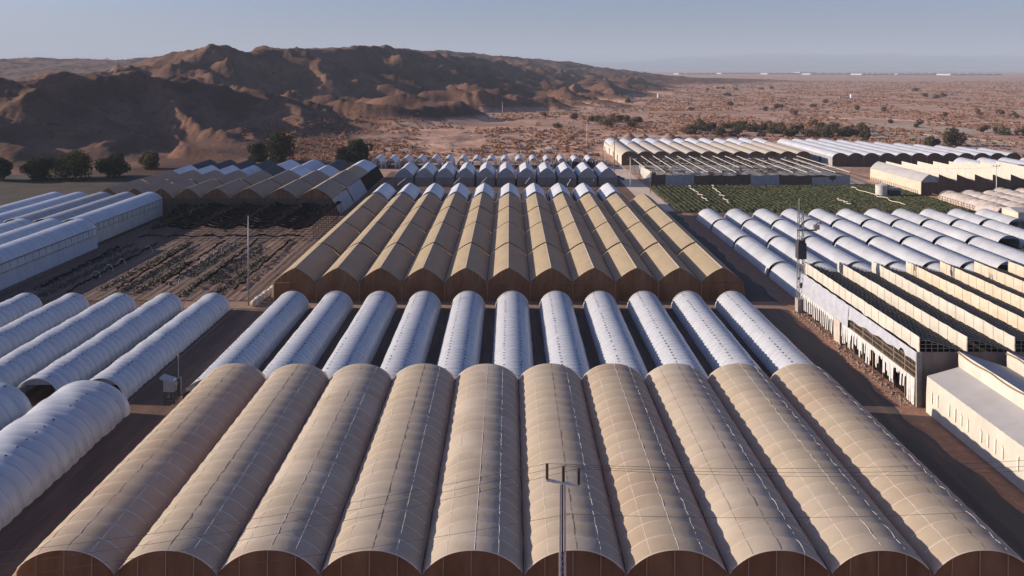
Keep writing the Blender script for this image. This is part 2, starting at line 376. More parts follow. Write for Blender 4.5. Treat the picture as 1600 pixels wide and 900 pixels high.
# farm ground
def ragged(name, mt, pl, pr, z):
    m = MB(); rows = []
    for (xl, y), (xr, _) in zip(pl, pr): rows.append([(xl, y, z), (xr, y, z)])
    m.surf(rows); return tag(m.build(name, mt), kind='structure')
ys = np.arange(30, 236, 2.0)
ragged('road', 'road', [(43.6 + .5 * math.sin(y * .23) + .3 * math.sin(y * .9), y) for y in ys],
       [(49.9 + .5 * math.sin(y * .17 + 1) + .35 * math.sin(y * .71), y) for y in ys], .008)
ragged('roadside_soil', 'verge', [(38, y) for y in ys], [(54.5, y) for y in ys], .004)
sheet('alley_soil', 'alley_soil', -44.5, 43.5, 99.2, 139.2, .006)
sheet('dirt_road', 'alley_soil', -49.6, -39.0, 20, 143, .0035)
sheet('pale_strip', 'pale_strip', -60, 50, 139.6, 143.6, .0115)
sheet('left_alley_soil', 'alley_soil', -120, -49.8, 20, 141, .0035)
sheet('far_field', 'far_field', -330, -127, 236, 316, .004)
sheet('nursery_soil', 'alley_soil', 54.6, 190, 134, 232, .0035)
sheet('dark_soil', 'alley_soil', -50, 43, 229, 325, .004)  # dark bare ground behind the pointed greenhouse
sheet('access_road', 'track', 43, 50.5, 236, 345, .004)

# furrowed field on the left
def field():
    xs = np.arange(-101, -45.2, .30); yy = np.arange(143.9, 236, .9)
    X, Y = np.meshgrid(xs, yy, indexing='ij')
    Z = .05 + .11 * (.5 + .5 * np.sin(X * 2 * PI / 1.55)) * (1 + .5 * fbm(X * .7, Y * .5, 3)) + .08 * fbm(X * 1.2, Y * .9, 2)
    Z *= np.clip((X + 101) / 1.5, 0, 1) * np.clip((-45.3 - X) / 1.5, 0, 1); Z = np.maximum(Z, .004)
    nr, nc = X.shape; i = np.arange(nr - 1)[:, None] * nc + np.arange(nc - 1)[None]
    o = np_mesh('ploughed_field', np.stack([X, Y, Z], -1).reshape(-1, 3), np.stack([i, i + nc, i + nc + 1, i + 1], -1).reshape(-1, 4), 'furrow')
    tag(o, kind='structure')
    # beds of young plants as one uncountable cover
    V = []; Qs = []
    for k in range(5200):
        b = random.choice([(-93, 150, 190), (-89.5, 146, 185), (-80, 150, 192), (-75.2, 146, 184), (-72, 147, 172), (-62.8, 146, 175), (-59.5, 155, 186), (-56.5, 147, 178), (-67, 160, 192)])
        x = b[0] + random.gauss(0, .65); y = random.uniform(b[1], b[2]); h = random.uniform(.1, .34); a = random.uniform(0, PI); w = random.uniform(.08, .22)
        c, s_ = math.cos(a) * w, math.sin(a) * w; i0 = len(V); zb = .12
        V += [(x - c, y - s_, zb), (x + c, y + s_, zb), (x + c * .8, y + s_ * .8 + .1, zb + h), (x - c * .8, y - s_ * .8 + .1, zb + h)]
        Qs.append((i0, i0 + 1, i0 + 2, i0 + 3))
    o = np_mesh('seedlings', np.array(V), np.array(Qs), 'bed_crop', smooth=False); tag(o, 'grey green seedlings in rows on the ploughed field', 'seedlings', kind='stuff')
field()
# green crop on the right
def crop():
    xs = np.arange(51, 142, .42); yy = np.arange(232, 285, .42)
    X, Y = np.meshgrid(xs, yy, indexing='ij')
    rows = .5 + .5 * np.sin(X * 2 * PI / 1.7)
    Z = .35 + .30 * rows * (1 + .5 * fbm(X * .3, Y * .25, 3)) + .28 * np.clip(fbm(X * 1.1, Y * 1.1, 3), -.4, 1) 
    edge = np.minimum.reduce([X - 51, 142 - X, Y - 232, 285 - Y]); Z = .01 + np.clip(Z, 0, 2) * np.clip((edge + .6 * fbm(X * .4, Y * .4, 2)) / 1.2, 0, 1)
    nr, nc = X.shape; i = np.arange(nr - 1)[:, None] * nc + np.arange(nc - 1)[None]
    o = np_mesh('green_crop', np.stack([X, Y, Z], -1).reshape(-1, 3), np.stack([i, i + nc, i + nc + 1, i + 1], -1).reshape(-1, 4), 'crop', smooth=False)
    tag(o, 'dense green vegetable crop covering the field beside white tunnels', 'crop', kind='stuff')
crop()
HOSES = [((1076, 291), (1107, 315), 'left'), ((1112, 290), (1140, 318), 'middle'), ((1330, 293), (1416, 321), 'right'), ((1308, 311), (1331, 320), 'short')]
for a, b, w in HOSES:
    ax, ay = at(*a, .8); bx, by = at(*b, .8); m = MB(); pts = []
    for k in range(25):
        t = k / 24; pts.append((ax + (bx - ax) * t + .5 * math.sin(k * 1.3), ay + (by - ay) * t, .95 + .18 * math.sin(k * .9)))
    m.tube(pts, .13, 5)
    lab = {'left': 'pale hose across the green crop, nearest the road end', 'middle': 'pale hose across the green crop, wavy and broken in the middle of its length',
           'right': 'longest pale hose across the green crop, ending before the white water tank', 'short': 'shortest pale hose, lying in the green crop close above the white tunnels'}[w]
    tag(m.build('hose', 'hose', smooth=True), lab, 'hose', 'hoses lying across the green crop')

# ------------------------------------------------------------------ greenhouse helpers
def prof_round(u): return max(0., 1 - abs(u) ** 2.2) ** .8
def prof_gothic(u): return .5 * (1 - abs(u)) + .5 * (1 - u * u)
def arch_roof(x0, x1, y0, y1, zv, rise, prof, nu=16, step=2.0, sub=1, puff=0.0, jit=0.0, seed=0, zoff=None):
    """roof sheet of one span; puffs out between its hoops"""
    rnd = random.Random(seed); ny = max(1, int(round((y1 - y0) / step))); rows = []
    for k in range(ny * sub + 1):
        y = y0 + (y1 - y0) * k / (ny * sub); ph = (k % sub) / sub if sub > 1 else 0
        p = puff * math.sin(PI * ph); jj = rnd.uniform(-jit, jit); row = []
        for j in range(nu + 1):
            u = -1 + 2 * j / nu; e = 1 - abs(u) ** 6
            nz = prof(u)
            row.append((x0 + (u + 1) / 2 * (x1 - x0) + (p * u * .7 + jj * .5) * e, y, zv + rise * nz + (p * nz ** .3 if nz > 0 else 0) * e + jj * e))
        rows.append(row)
    return rows
def arch_wall(m, x0, x1, y, zb, zv, rise, prof, nu=16, mi=0, inset=0.0):
    vs = []; n = nu + 1
    for j in range(n):
        u = -1 + 2 * j / nu; x = x0 + (u + 1) / 2 * (x1 - x0)
        vs += [(x, y, zb), (x, y, zv + rise * prof(u) - inset)]
    m.add(vs, [(2 * j, 2 * j + 2, 2 * j + 3, 2 * j + 1) for j in range(nu)], mi)

# ---- A: nearest tan multi-span
def block_A():
    t = thing('net_greenhouse', 'nearest big tan net greenhouse with ten rounded spans at the bottom', 'greenhouse', (0, 60, 0))
    y0, y1 = 0., 37.9; zv, rise = 4.0, 1.95
    for k in range(10):
        x0 = 1.15 + 8 * (k - 5); x1 = x0 + 8
        m = MB(); rows = arch_roof(x0 + .03, x1 - .03, y0, y1, zv, rise, prof_round, nu=24, step=2.0, sub=6, puff=.15, jit=.025, seed=k)
        m.surf(rows, 0)
        r = m.build('roof_span', [('tan_net_worn', 'tan_net', 'tan_net_dusty', 'tan_net', 'tan_net_dusty', 'tan_net', 'tan_net_worn', 'tan_net_dusty', 'tan_net', 'tan_net_worn')[k]], t, smooth=True)
        # hoops showing as pale seams
        m = MB()
        for q in range(20):
            y = y0 + y1 * q / 19; pts = [(x, min(max(y, .03), y1 - .03), z + .012) for (x, _, z) in rows[min(q * 6, len(rows) - 1)][1:-1]]
            m.tube(pts, .05, 4)
        m.build('hoop', 'tan_seam', r)
        rnd = random.Random(k + 40)
        for u, mt in ((-.52, 'rope_white'), (.03, 'rope_dark' if k % 2 else 'rope_white'), (.50, 'rope_white')):
            if k in (0, 7) and u == -.52: mt = 'rope_dark'
            m = MB(); pts = []
            for q in range(0, len(rows), 2):
                f = (u + 1) * 12 + rnd.uniform(-.03, .03); j = int(f); g = f - j; p0, p1 = rows[q][j], rows[q][j + 1]
                pts.append((p0[0] + (p1[0] - p0[0]) * g, min(max(p0[1], .02), y1 - .02), p0[2] + (p1[2] - p0[2]) * g + .014))
            m.tube(pts, .017, 4); m.build('rope', mt, r)
        m = MB(); arch_wall(m, x0 + .05, x1 - .05, .45, 0, zv, rise, prof_round, 24, inset=.03); e = m.build('end_wall', 'end_net', t)
        for px in (-2.4, -.2, 2.0):
            m = MB(); zt = zv + rise * prof_round(px / 4); m.bar((x0 + 4 + px, .36, 0), (x0 + 4 + px + .05, .36, zt - .05), .055); m.build('post', 'post', e)
        m = MB(); arch_wall(m, x0 + .05, x1 - .05, y1 - .4, 0, zv, rise, prof_round, 16, inset=.03); m.build('back_wall', 'end_net', t)
        if k < 9:
            m = MB(); pts = [(x1 + .10 * math.sin(q * .9 + k) , y1 * q / 38, zv - .02 + .02 * math.sin(q)) for q in range(39)]
            m.tube(pts, .09, 4); m.build('gutter', 'rope_dark', t)
    for sx, xx in ((-1, -38.82), (1, 41.12)):
        m = MB(); rows = []
        for q in range(58):
            y = y1 * q / 57; b = .10 * math.sin(q * PI * 2 / 3)
            rows.append([(xx + sx * (.03 + f * 1.3 + b * math.sin(PI * f)), y, zv + .01 - f * zv) for f in (0, .25, .5, .75, 1)])
        m.surf(rows); m.build('side_wall', 'tan_net', t, smooth=True)
block_A()

# ---- plastic tunnels
def tunnel_cover(m, L, r, rz=None, step=1.0, sub=4, na=22, puff=.05, jit=.02, seed=0, vents=True, seam=True, lump=0.0, va=(-24, 22)):
    rnd = random.Random(seed); rz = rz or r; n = max(1, int(round(L / step))); rows = []
    lump_c = [rnd.uniform(-1, 1) for _ in range(n + 2)]
    for k in range(n * sub + 1):
        y = L * k / (n * sub); ph = (k % sub) / sub; p = puff * (math.sin(PI * ph) - .5); row = []
        i = k // sub; jj = jit * (lump_c[i] * (1 - ph) + lump_c[i + 1] * ph)
        for j in range(na + 1):
            a = PI * (1 - j / na); w = 1 + .0 * y
            rr = p + jj + lump * math.sin(k * .21 + j * .8 + seed) * math.sin(j / na * PI)
            row.append(((r + rr) * math.cos(a), y, max(0, (rz + rr) * math.sin(a))))
        rows.append(row)
    m.surf(rows, 0)
    for k in range(n * sub):
        if seam and k % sub == 0:
            for j in range(na): m.m[-(n * sub - k) * na + j] = 2
    if vents:
        for av in va:
            for q in range(n):
                if rnd.random() < .12: continue
                y = (q + .5 + rnd.uniform(-.1, .1)) * L / n; a = R(90 - av + rnd.uniform(-1, 1)); da = .085 / r * 1.3; rr = r + puff * .5 + jit + .03; rq = rz + puff * .5 + jit + .03; dy = rnd.uniform(.07, .14)
                m.add([(rr * math.cos(a + da), y - dy, rq * math.sin(a + da)), (rr * math.cos(a - da), y - dy, rq * math.sin(a - da)),
                       (rr * math.cos(a - da), y + dy, rq * math.sin(a - da)), (rr * math.cos(a + da), y + dy, rq * math.sin(a + da))], [(0, 1, 2, 3)], 1)
def end_hoop(m, y, r, rz=None, t=.06):
    rz = rz or r
    m.tube([(r * math.cos(PI * k / 20), y, rz * math.sin(PI * k / 20)) for k in range(21)], t, 5)
def end_curtain(m, y, r, rz, inner):
    n = 20; vs = []
    for k in range(n + 1):
        a = PI * k / n; c, s = math.cos(a), math.sin(a)
        x2 = max(-inner * r, min(inner * r, c * r)); z2 = min(inner * rz * .92, s * rz * .98)
        vs += [(c * r * .98, y, s * rz * .98), (x2, y - .02, z2)]
    m.add(vs, [(2 * k, 2 * k + 2, 2 * k + 3, 2 * k + 1) for k in range(n)])
def make_tunnel(L, r, rz, label, group, mt='white_film', step=1.0, seed=0, loc=(0, 0, 0), inner=.8, puff=.05, jit=.02, lump=0., vents=True, sub=4, na=22, curt='grey_film', va=(-24, 22), seam=True):
    t = thing('plastic_tunnel', label, 'tunnel', loc, 0, group)
    m = MB(); tunnel_cover(m, L, r, rz, step, sub, na, puff, jit, seed, vents, lump=lump, va=va, seam=seam); c = m.build('cover', [mt, 'vent', 'film_seam'], t, smooth=True)
    for y in (0.02, L - .02):
        m = MB(); end_hoop(m, y, r + .02, rz + .02); m.build('end_hoop', 'film_edge', t, smooth=True)
    for y in (.06, L - .06):
        m = MB(); end_curtain(m, y, r, rz, inner); m.build('end_curtain', curt, t)
    return t
# B: eleven white tunnels in the middle
GB = 'white tunnels between the two tan greenhouses'
tb = []
for i in range(11):
    lab = f'long white ribbed tunnel between the two tan greenhouses, {ordl(i, 11)}'
    if i < 4: tb.append(make_tunnel(39.6, 3.03, 3.03, lab, GB, step=1.15, sub=6, seed=i, loc=(.5 + 8 * (i - 5), 100.3, 0), jit=.04, puff=.11))
    else: dup(tb[i % 4], (.5 + 8 * (i - 5), 100.3, 0), lab, GB)
# D: left white tunnels
GD = 'white tunnels on the left beside the dirt road'
td = []
for i in range(6):
    x = -53.5 - 8.46 * i; lab = 'long white tunnel on the left, ' + ['nearest the dirt road', 'second from the dirt road, near end open', 'third from the dirt road', 'fourth from the dirt road', 'fifth from the dirt road', 'sixth from the dirt road'][i]
    if i < 3: td.append(make_tunnel(38.2, 3.05, 3.0, lab, GD, step=1.3, sub=6, seed=20 + i, loc=(x, 100.6, 0), jit=.08, puff=.15, lump=.03, inner=.78))
    else: dup(td[i % 3], (x, 100.6, 0), lab, GD)
# E: two bigger white tunnels in the left foreground
te = make_tunnel(52, 5.3, 4.1, 'biggest white plastic tunnel, bulging at the lower left beside the dirt road', 'big white tunnels at the lower left', mt='white_film_big', step=1.6, seed=33,
                 loc=(-53.3, 45.2, 0), puff=.15, jit=.12, lump=.05, sub=8, na=30, inner=.85, va=(20,))
make_tunnel(52, 5.2, 4.1, 'white plastic tunnel end beside the biggest bulging tunnel, cut by the left edge', 'big white tunnels at the lower left', mt='white_film_big', step=2.0, seed=37,
            loc=(-65.4, 44.9, 0), puff=.10, jit=.08, lump=.08, sub=8, na=30, inner=.85, va=(26,))
# K: right white tunnels, four sections long
GK = 'white tunnels on the right below the green crop'
secs = [(207.2, 222.0, 'row nearest the green crop'), (186.4, 205.6, 'second row below the green crop'), (161.6, 184.9, 'third row below the green crop'), (139.5, 160.1, 'row nearest the sawtooth roofs')]
for q, (ya, yb, nm) in enumerate(secs):
    base = None
    n = 13
    for i in range(n):
        x = 57.3 + 8 * i
        if (x - 3) / ya > .72: continue
        lab = f'white tunnel in the {nm}, ' + ('nearest the road' if i == 0 else f'{ORD[i]} from the road')
        if base is None: base = make_tunnel(yb - ya, 3.15, 3.05, lab, GK, mt='film_grey', step=1.1, sub=5, seed=50 + q, loc=(x, ya, 0), jit=.02, puff=.05, inner=.80, va=(-4, 30), seam=False)
        else: dup(base, (x, ya, 0), lab, GK)

# ---- C: second tan multi-span with pointed spans
def block_C():
    t = thing('pointed_greenhouse', 'tan net greenhouse with eleven pointed spans in the centre, white at its far end', 'greenhouse', (0, 143.7, 0))
    zv, rise = 3.6, 2.7; xL = -44.2
    secs = [(0, 20.6), (21.5, 42.8), (43.7, 64.0), (64.9, 85.6)]
    for k in range(11):
        x0 = xL + 8 * k; x1 = x0 + 8
        for q, (a, b) in enumerate(secs):
            m = MB(); m.surf(arch_roof(x0 + .04, x1 - .04, a, b, zv + .04 * (q % 2), rise, prof_gothic, nu=12, step=1.0, sub=2, puff=.05, jit=.01, seed=k * 5 + q))
            r = m.build('roof_panel', 'beige_net', t)
            m = MB(); arch_wall(m, x0 + .05, x1 - .05, a + .12, zv - 1.2, zv, rise, prof_gothic, 10, inset=.06)
            if q: m.build('vent_flap', 'end_net_dark', t)
            m = MB(); m.bar((x0 + 4, a, zv + rise + .035), (x0 + 4, b, zv + rise + .035), .05); m.build('ridge_pipe', 'tan_seam', r)
        if k < 10:                                   # white plastic section at the far end
            m = MB(); a, b = 88.2, 105.5; pr = lambda u: .75 * prof_gothic(u) + .25 * prof_round(u)
            m.surf(arch_roof(x0 + .7, x1 - .5, a, b, zv + .15, rise + .1, pr, nu=12, step=2, seed=k)); m.build('white_roof_panel', 'white_film_far', t)
            m = MB(); arch_wall(m, x0 + .8, x1 - .6, a + .1, zv - 1.0, zv + .15, rise + .1, pr, 12, inset=.05); m.build('white_gable', 'grey_film', t)
            m = MB(); arch_wall(m, x0 + .8, x1 - .6, b - .1, 0, zv + .15, rise + .1, pr, 12, inset=.05); m.build('back_gable', 'grey_film', t)
            if k < 10:
                m = MB(); m.bar((x0 + 8, 85, 3.5), (x0 + 8, 108, 3.0), .25); m.build('gutter', 'rope_dark', t)
        # front
        m = MB(); arch_wall(m, x0 + .05, x1 - .05, .15, zv - .1, zv, rise, prof_gothic, 14, inset=.05); g = m.build('gable', 'end_net', t)
        m = MB()
        for px in (-2.6, -1.3, 0, 1.3, 2.6): m.bar((x0 + 4 + px, .08, zv - .1), (x0 + 4 + px, .08, zv + rise * prof_gothic(px / 4) - .1), .04)
        m.build('gable_studs', 'post', g)
        m = MB(); m.add([(x0 + .02, .05, 0), (x1 - .02, .05, 0), (x1 - .02, .05, zv - .12), (x0 + .02, .05, zv - .12)], [(0, 1, 2, 3)]); w = m.build('front_wall', 'end_net', t)
        m = MB(); m.bar((x0 + .1, -.03, 0), (x0 + .1, -.03, zv), .07); m.build('post', 'post' if k else 'light_beam', w)
        if k < 10:
            m = MB(); m.bar((x1, 0, zv - .03), (x1, 85.6, zv - .03), .11); m.build('gutter', 'rope_dark', t)
    for xx, sx in ((xL, -1), (xL + 88, 1)):
        m = MB(); m.add([(xx, .1, zv), (xx, 85.6, zv), (xx + sx * .5, 85.6, 0), (xx + sx * .5, .1, 0)], [(0, 1, 2, 3)]); m.build('side_wall', 'brown_net', t)
    m = MB(); m.add([(xL, 86.0, 0), (xL + 88, 86.0, 0), (xL + 88, 86.0, zv - .4), (xL, 86.0, zv - .4)], [(0, 1, 2, 3)]); m.build('back_wall', 'end_net_dark', t)
block_C()

# ---- J: small white gabled houses and arched tunnels behind the centre
GJ = 'white gabled houses behind the pointed greenhouse'
def gable_house(label, loc, L=19, w=3.4, zv=3.7, rise=3.0):
    t = thing('gabled_tunnel', label, 'tunnel', loc, 0, GJ)
    pr = lambda u: .8 * prof_gothic(u) + .2 * prof_round(u)
    m = MB(); m.surf(arch_roof(-w, w, 0, L, zv, rise, pr, nu=14, step=2, sub=3, puff=.05)); m.build('cover', 'white_film_far', t)
    for y in (.08, L - .08):
        m = MB(); arch_wall(m, -w + .05, w - .05, y, zv - .6, zv, rise, pr, 12, inset=.04); m.build('gable', 'grey_film', t)
        m = MB(); m.add([(-w, y - .02, 0), (w, y - .02, 0), (w, y - .02, zv - .62), (-w, y - .02, zv - .62)], [(0, 1, 2, 3)]); m.build('end_wall', 'wall_brown', t)
    for sx in (-1, 1):
        m = MB(); m.add([(sx * w, 0, zv), (sx * w, L, zv), (sx * w * 1.02, L, 0), (sx * w * 1.02, 0, 0)], [(0, 1, 2, 3)]); m.build('side_wall', 'grey_film', t)
    return t
j0 = None
for i in range(11):
    x = -39.2 + 7.58 * i; lab = f'small white gabled house behind the pointed greenhouse, {ordl(i, 11)}'
    if j0 is None: j0 = gable_house(lab, (x, 285, 0))
    else: dup(j0, (x, 285, 0), lab, GJ)
GJ2 = 'short white arched tunnels at the back of the farm'
j0 = None
for i in range(16):
    x = (592 + 21.9 * i - 796) * 341 / F; lab = f'short white arched tunnel in the farthest central row, {ordl(i, 16)}'
    if j0 is None: j0 = make_tunnel(14, 2.35, 4.6, lab, GJ2, mt='white_film_far', step=1.6, seed=70, loc=(x, 334, 0), vents=False, sub=3, na=14)
    else: dup(j0, (x, 334, 0), lab, GJ2)
for i, (a, b) in enumerate(((630, 284), (716, 283), (758, 282), (826, 282), (890, 285), (930, 278))):
    x, y = at(a, b, 2.6); m = MB(); m.tube([(x - 1.2, y - 5, 2.2), (x - .6, y - 2, 2.7), (x + .2, y, 3.2), (x + .5, y + 3, 3.3)], .13, 6)
    tag(m.build('hose', 'rope_white', smooth=True), f'white hose hanging behind the pointed greenhouse ridges, {ordl(i, 6)}', 'hose', 'white hoses behind the pointed greenhouse')

# ---- F: big white multi-span on the left
def hoops(parent, xl, xr, y0, y1, zv, rise, pr):
    m = MB(); n = int((y1 - y0) / 1.6)
    for q in range(n + 1):
        y = min(max(y0 + (y1 - y0) * q / n, y0 + .05), y1 - .05)
        m.tube([(xl + (j / 12) * (xr - xl), y, zv + rise * pr(-1 + j / 6) + .01) for j in range(13)], .06, 4)
    m.build('hoops', 'film_seam', parent)
def block_F():
    t = thing('plastic_greenhouse', 'big white plastic greenhouse with five rounded spans at the left edge', 'greenhouse', (0, 0, 0))
    pr = lambda u: (1 - abs(u) ** 2) ** .75 if abs(u) < 1 else 0
    for k in range(5):
        xr = -103 - 7.1 * k; xl = xr - 7.1
        mt = 'grey_film' if k in (1, 2) else 'white_film_big'
        m = MB(); m.surf(arch_roof(xl, xr, 187, 228, 5, 1.95, pr, nu=14, step=1.6, sub=3, puff=.06, jit=.03, seed=k)); f_ = m.build('roof_span', mt, t, smooth=True)
        hoops(f_, xl, xr, 187, 228, 5, 1.95, pr)
        m = MB(); m.surf(arch_roof(xl + 2.2, xr + 2.6, 120, 186.5, 5.05, 2.1, pr, nu=14, step=1.6, sub=3, puff=.07, jit=.05, seed=k + 9)); f_ = m.build('near_roof_span', 'white_film_big', t, smooth=True); hoops(f_, xl + 2.2, xr + 2.6, 120, 186.5, 5.05, 2.1, pr)
        m = MB(); arch_wall(m, xl + .05, xr - .05, 227.8, 0, 5, 1.95, pr, 12, inset=.05); m.build('end_wall', 'grey_film', t)
    for (xa, y0, y1, nm) in ((-103, 187, 228, 'side_wall'), (-100.4, 120, 186.5, 'near_side_wall')):
        m = MB(); rows = []; n = int((y1 - y0) / 1.2)
        for q in range(n * 2 + 1):
            y = y0 + (y1 - y0) * q / (n * 2); b = .07 * (q % 2)
            rows.append([(xa + b * math.sin(PI * f) + .5 * f * (1 if nm != 'side_wall' else .2), y, 4.95 - 4.95 * f) for f in (0, .2, .33, .6, 1)])
        m.surf(rows); w = m.build(nm, 'cream_film' if nm == 'side_wall' else 'white_film_big', t)
        for z in (4.9, 3.25):
            m = MB(); m.bar((xa + .12 + (.3 if z < 4 and nm != 'side_wall' else 0), y0, z), (xa + .12 + (.3 if z < 4 and nm != 'side_wall' else 0), y1, z), .09); m.build('rail', 'steel', w)
        for q in range(n // 2):
            y = y0 + q * 2.4 + .6; m = MB(); m.bar((xa + .16, y, 3.25), (xa + .1, y, 4.9), .05); m.build('strut', 'steel', w)
block_F()

# ---- G: brown pointed multi-span behind the nets
def block_G():
    t = thing('patchwork_greenhouse', 'brown pointed greenhouse with patchwork of brown, white and black roofs on the left', 'greenhouse', (0, 229, 0))
    V = [-124, -116, -108, -100.2, -92, -83.2, -73.3, -63.2, -52.9]; zv, rise = 4.85, 3.05
    secs = [(0, 20), (21.3, 43), (44.3, 60), (60.8, 79)]
    table = ['bbwk', 'bbwk', 'bbwk', 'bbwk', 'bbkw', 'bbww', 'bbwk', 'bbtw']
    mm = {'b': 'brown_net', 'w': 'white_film_far', 'k': 'black_film', 't': 'beige_net'}
    for k in range(8):
        x0, x1 = V[k], V[k + 1]
        for q, (a, b) in enumerate(secs):
            m = MB(); m.surf(arch_roof(x0 + .04, x1 - .04, a, b, zv - .05 * q - (.25 if q > 1 else 0), rise - .12 * q, prof_gothic, nu=12, step=1., sub=2, puff=.03, jit=.01, seed=k + q))
            r = m.build({'b': 'roof_panel', 'w': 'white_roof_panel', 'k': 'black_roof_panel', 't': 'roof_panel'}[table[k][q]], mm[table[k][q]], t)
            if q:
                m = MB(); arch_wall(m, x0 + .08, x1 - .08, a + .15, zv - 1.2, zv - .4, rise - .1 * q, prof_gothic, 10, inset=.08); m.build('vent_flap', 'black_film', t)
            elif k > 2:
                m = MB(); m.bar(((x0 + x1) / 2, a, zv + rise + .03), ((x0 + x1) / 2, b, zv + rise + .03), .05); m.build('ridge_pipe', 'tan_seam', r)
        m = MB(); arch_wall(m, x0 + .05, x1 - .05, .2, zv - .1, zv, rise, prof_gothic, 12, inset=.05); g = m.build('gable', 'end_net', t)
        m = MB()
        for px in (-.45, 0, .4): m.bar(((x0 + x1) / 2 + px * 4, .1, zv), ((x0 + x1) / 2 + px * 4, .1, zv + rise * prof_gothic(px) - .1), .05)
        m.build('gable_studs', 'post', g)
        m = MB(); m.add([(x0 + .02, .1, 0), (x1 - .02, .1, 0), (x1 - .02, .1, zv - .12), (x0 + .02, .1, zv - .12)], [(0, 1, 2, 3)]); m.build('front_wall', 'end_net_dark', t)
    for (a, b), mt in zip(secs, ('grey_film', 'grey_film', 'black_net', 'black_net')):
        m = MB(); m.add([(-52.9, a, zv - .1), (-52.9, b, zv - .3), (-50.4, b, 0), (-50.4, a, 0)], [(0, 1, 2, 3)]); m.build('side_wall', mt, t)
    m = MB(); m.add([(-124, .1, zv), (-124, 79, zv - .6), (-124.4, 79, 0), (-124.4, .1, 0)], [(3, 2, 1, 0)]); m.build('side_wall', 'brown_net', t)
    m = MB(); m.add([(-124, 78.8, 0), (-52.9, 78.8, 0), (-52.9, 78.8, 4.2), (-124, 78.8, 4.2)], [(0, 1, 2, 3)]); m.build('back_wall', 'end_net_dark', t)
block_G()

# ---- H: bunched black shade nets on posts
def block_H():
    t = thing('shade_net_frame', 'black shade nets bunched on wires and posts over the ploughed field', 'shade net', (0, 0, 0))
    rnd = random.Random(5); xs = [-97.5 + 9.4 * k for k in range(6)]
    yy = [197.5 + 2.75 * k for k in range(13)]
    for i, y in enumerate(yy):
        x_left = -92.5 - .5 * i * .9; pts = []; r = []
        for a, b in zip(xs[:-1], xs[1:]):
            for q in range(12):
                s = q / 12; x = a + (b - a) * s
                if x < x_left: continue
                pts.append((x, y + rnd.uniform(-.12, .12), 3.55 - .9 * 4 * s * (1 - s) * rnd.uniform(.85, 1.1))); r.append(rnd.uniform(.3, .62) * (.8 + .3 * (i > 5)))
        pts.append((xs[-1], y, 3.5)); r.append(.15)
        m = MB(); m.tube(pts, r, 6); m.build('bunched_net', 'black_net', t)
        m = MB(); m.bar((xs[-1] + .1, y, 0), (xs[-1] + .1 + rnd.uniform(-.15, .15), y, 3.7), .11); m.build('post', 'wood', t)
        m = MB(); m.bar((x_left, y, 0), (x_left, y, 3.6), .10); m.build('post', 'dark_steel', t)
    for x in xs[1:-1]:                               # drawn nets hanging lengthways on the wires
        for y in yy[2::4]:
            m = MB(); m.bar((x, y, 0), (x, y, 3.6), .07); m.build('post', 'dark_steel', t)
    for k, x in enumerate(xs[:-1]):
        pts = []; r = []
        for q in range(34):
            y = 206 + 25 * q / 33; pts.append((x + 4.7 + rnd.uniform(-.3, .3) + (y - 218) * .12, y, 3.2 - .5 * abs(math.sin(q * .55)))); r.append(rnd.uniform(.10, .28))
        m = MB(); m.tube(pts, r, 5); m.build('bunched_net', 'black_net', t)
block_H()
# bunched nets lying along the rows
rnd = random.Random(9)
rows_net = [(-93.5, 152, 186), (-86.0, 148, 190), (-77.5, 150, 191), (-70.5, 154, 193), (-62.5, 151, 194), (-54.3, 150, 194)]
GN = 'black nets bunched along the field rows'
for i, (x, a, b) in enumerate(rows_net):
    pts = []; r = []; n = int((b - a) / .8)
    for q in range(n):
        pts.append((x + .15 * math.sin(q * .5 + i) + rnd.uniform(-.2, .2) + (q / n - .5) * -1.6, a + (b - a) * q / n, .55 + rnd.uniform(-.15, .3))); r.append(rnd.uniform(.12, .30))
    m = MB(); m.tube(pts, r, 6)
    tag(m.build('bunched_net', 'black_net'), f'black net bunched in a jagged line along the field rows, {ordl(i, 6)}', 'shade net', GN)
pts = [(-94 + 42 * q / 60, 194.6 + .25 * math.sin(q), .9 + .5 * abs(math.sin(q * PI / 10)) + rnd.uniform(-.05, .1)) for q in range(61)]
m = MB(); m.tube(pts, [rnd.uniform(.1, .24) for _ in pts], 5); tag(m.build('bunched_net', 'black_net'), 'black net strung crosswise over the field rows below the net frame', 'shade net')
HO = [(232, 392), (190, 413), (170, 422), (150, 432), (352, 391), (340, 397), (325, 407), (318, 411), (270, 447), (365, 382), (286, 440)]
for i, (a, b) in enumerate(HO):
    x, y = at(a, b, .4); m = MB(); m.tube([(x + .95 * math.cos(PI * k / 10), y, .1 + 1.5 * math.sin(PI * k / 10)) for k in range(11)], .04, 5)
    tag(m.build('wire_hoop', 'rope_white'), 'bare white wire hoop standing over a row of the ploughed field', 'hoop', 'bare hoops on the ploughed field')
m = MB()
for q in range(7):
    x, y = at(398 + q * 6.0, 474 - q * 4.4, .5); rr = .75 + .12 * (q % 2)
    n0 = 10; ring = []
    for k in range(9):
        th = PI * k / 8
        ring.append([(x + rr * math.sin(th) * math.cos(2 * PI * j / n0), y + rr * 1.1 * math.sin(th) * math.sin(2 * PI * j / n0), max(0, .6 + rr * .9 * math.cos(th))) for j in range(n0 + 1)])
    m.surf(ring)
tag(m.build('net_roll', 'cream_dusty', smooth=True), 'pale tied roll of cloth lying at the corner of the ploughed field', 'roll')

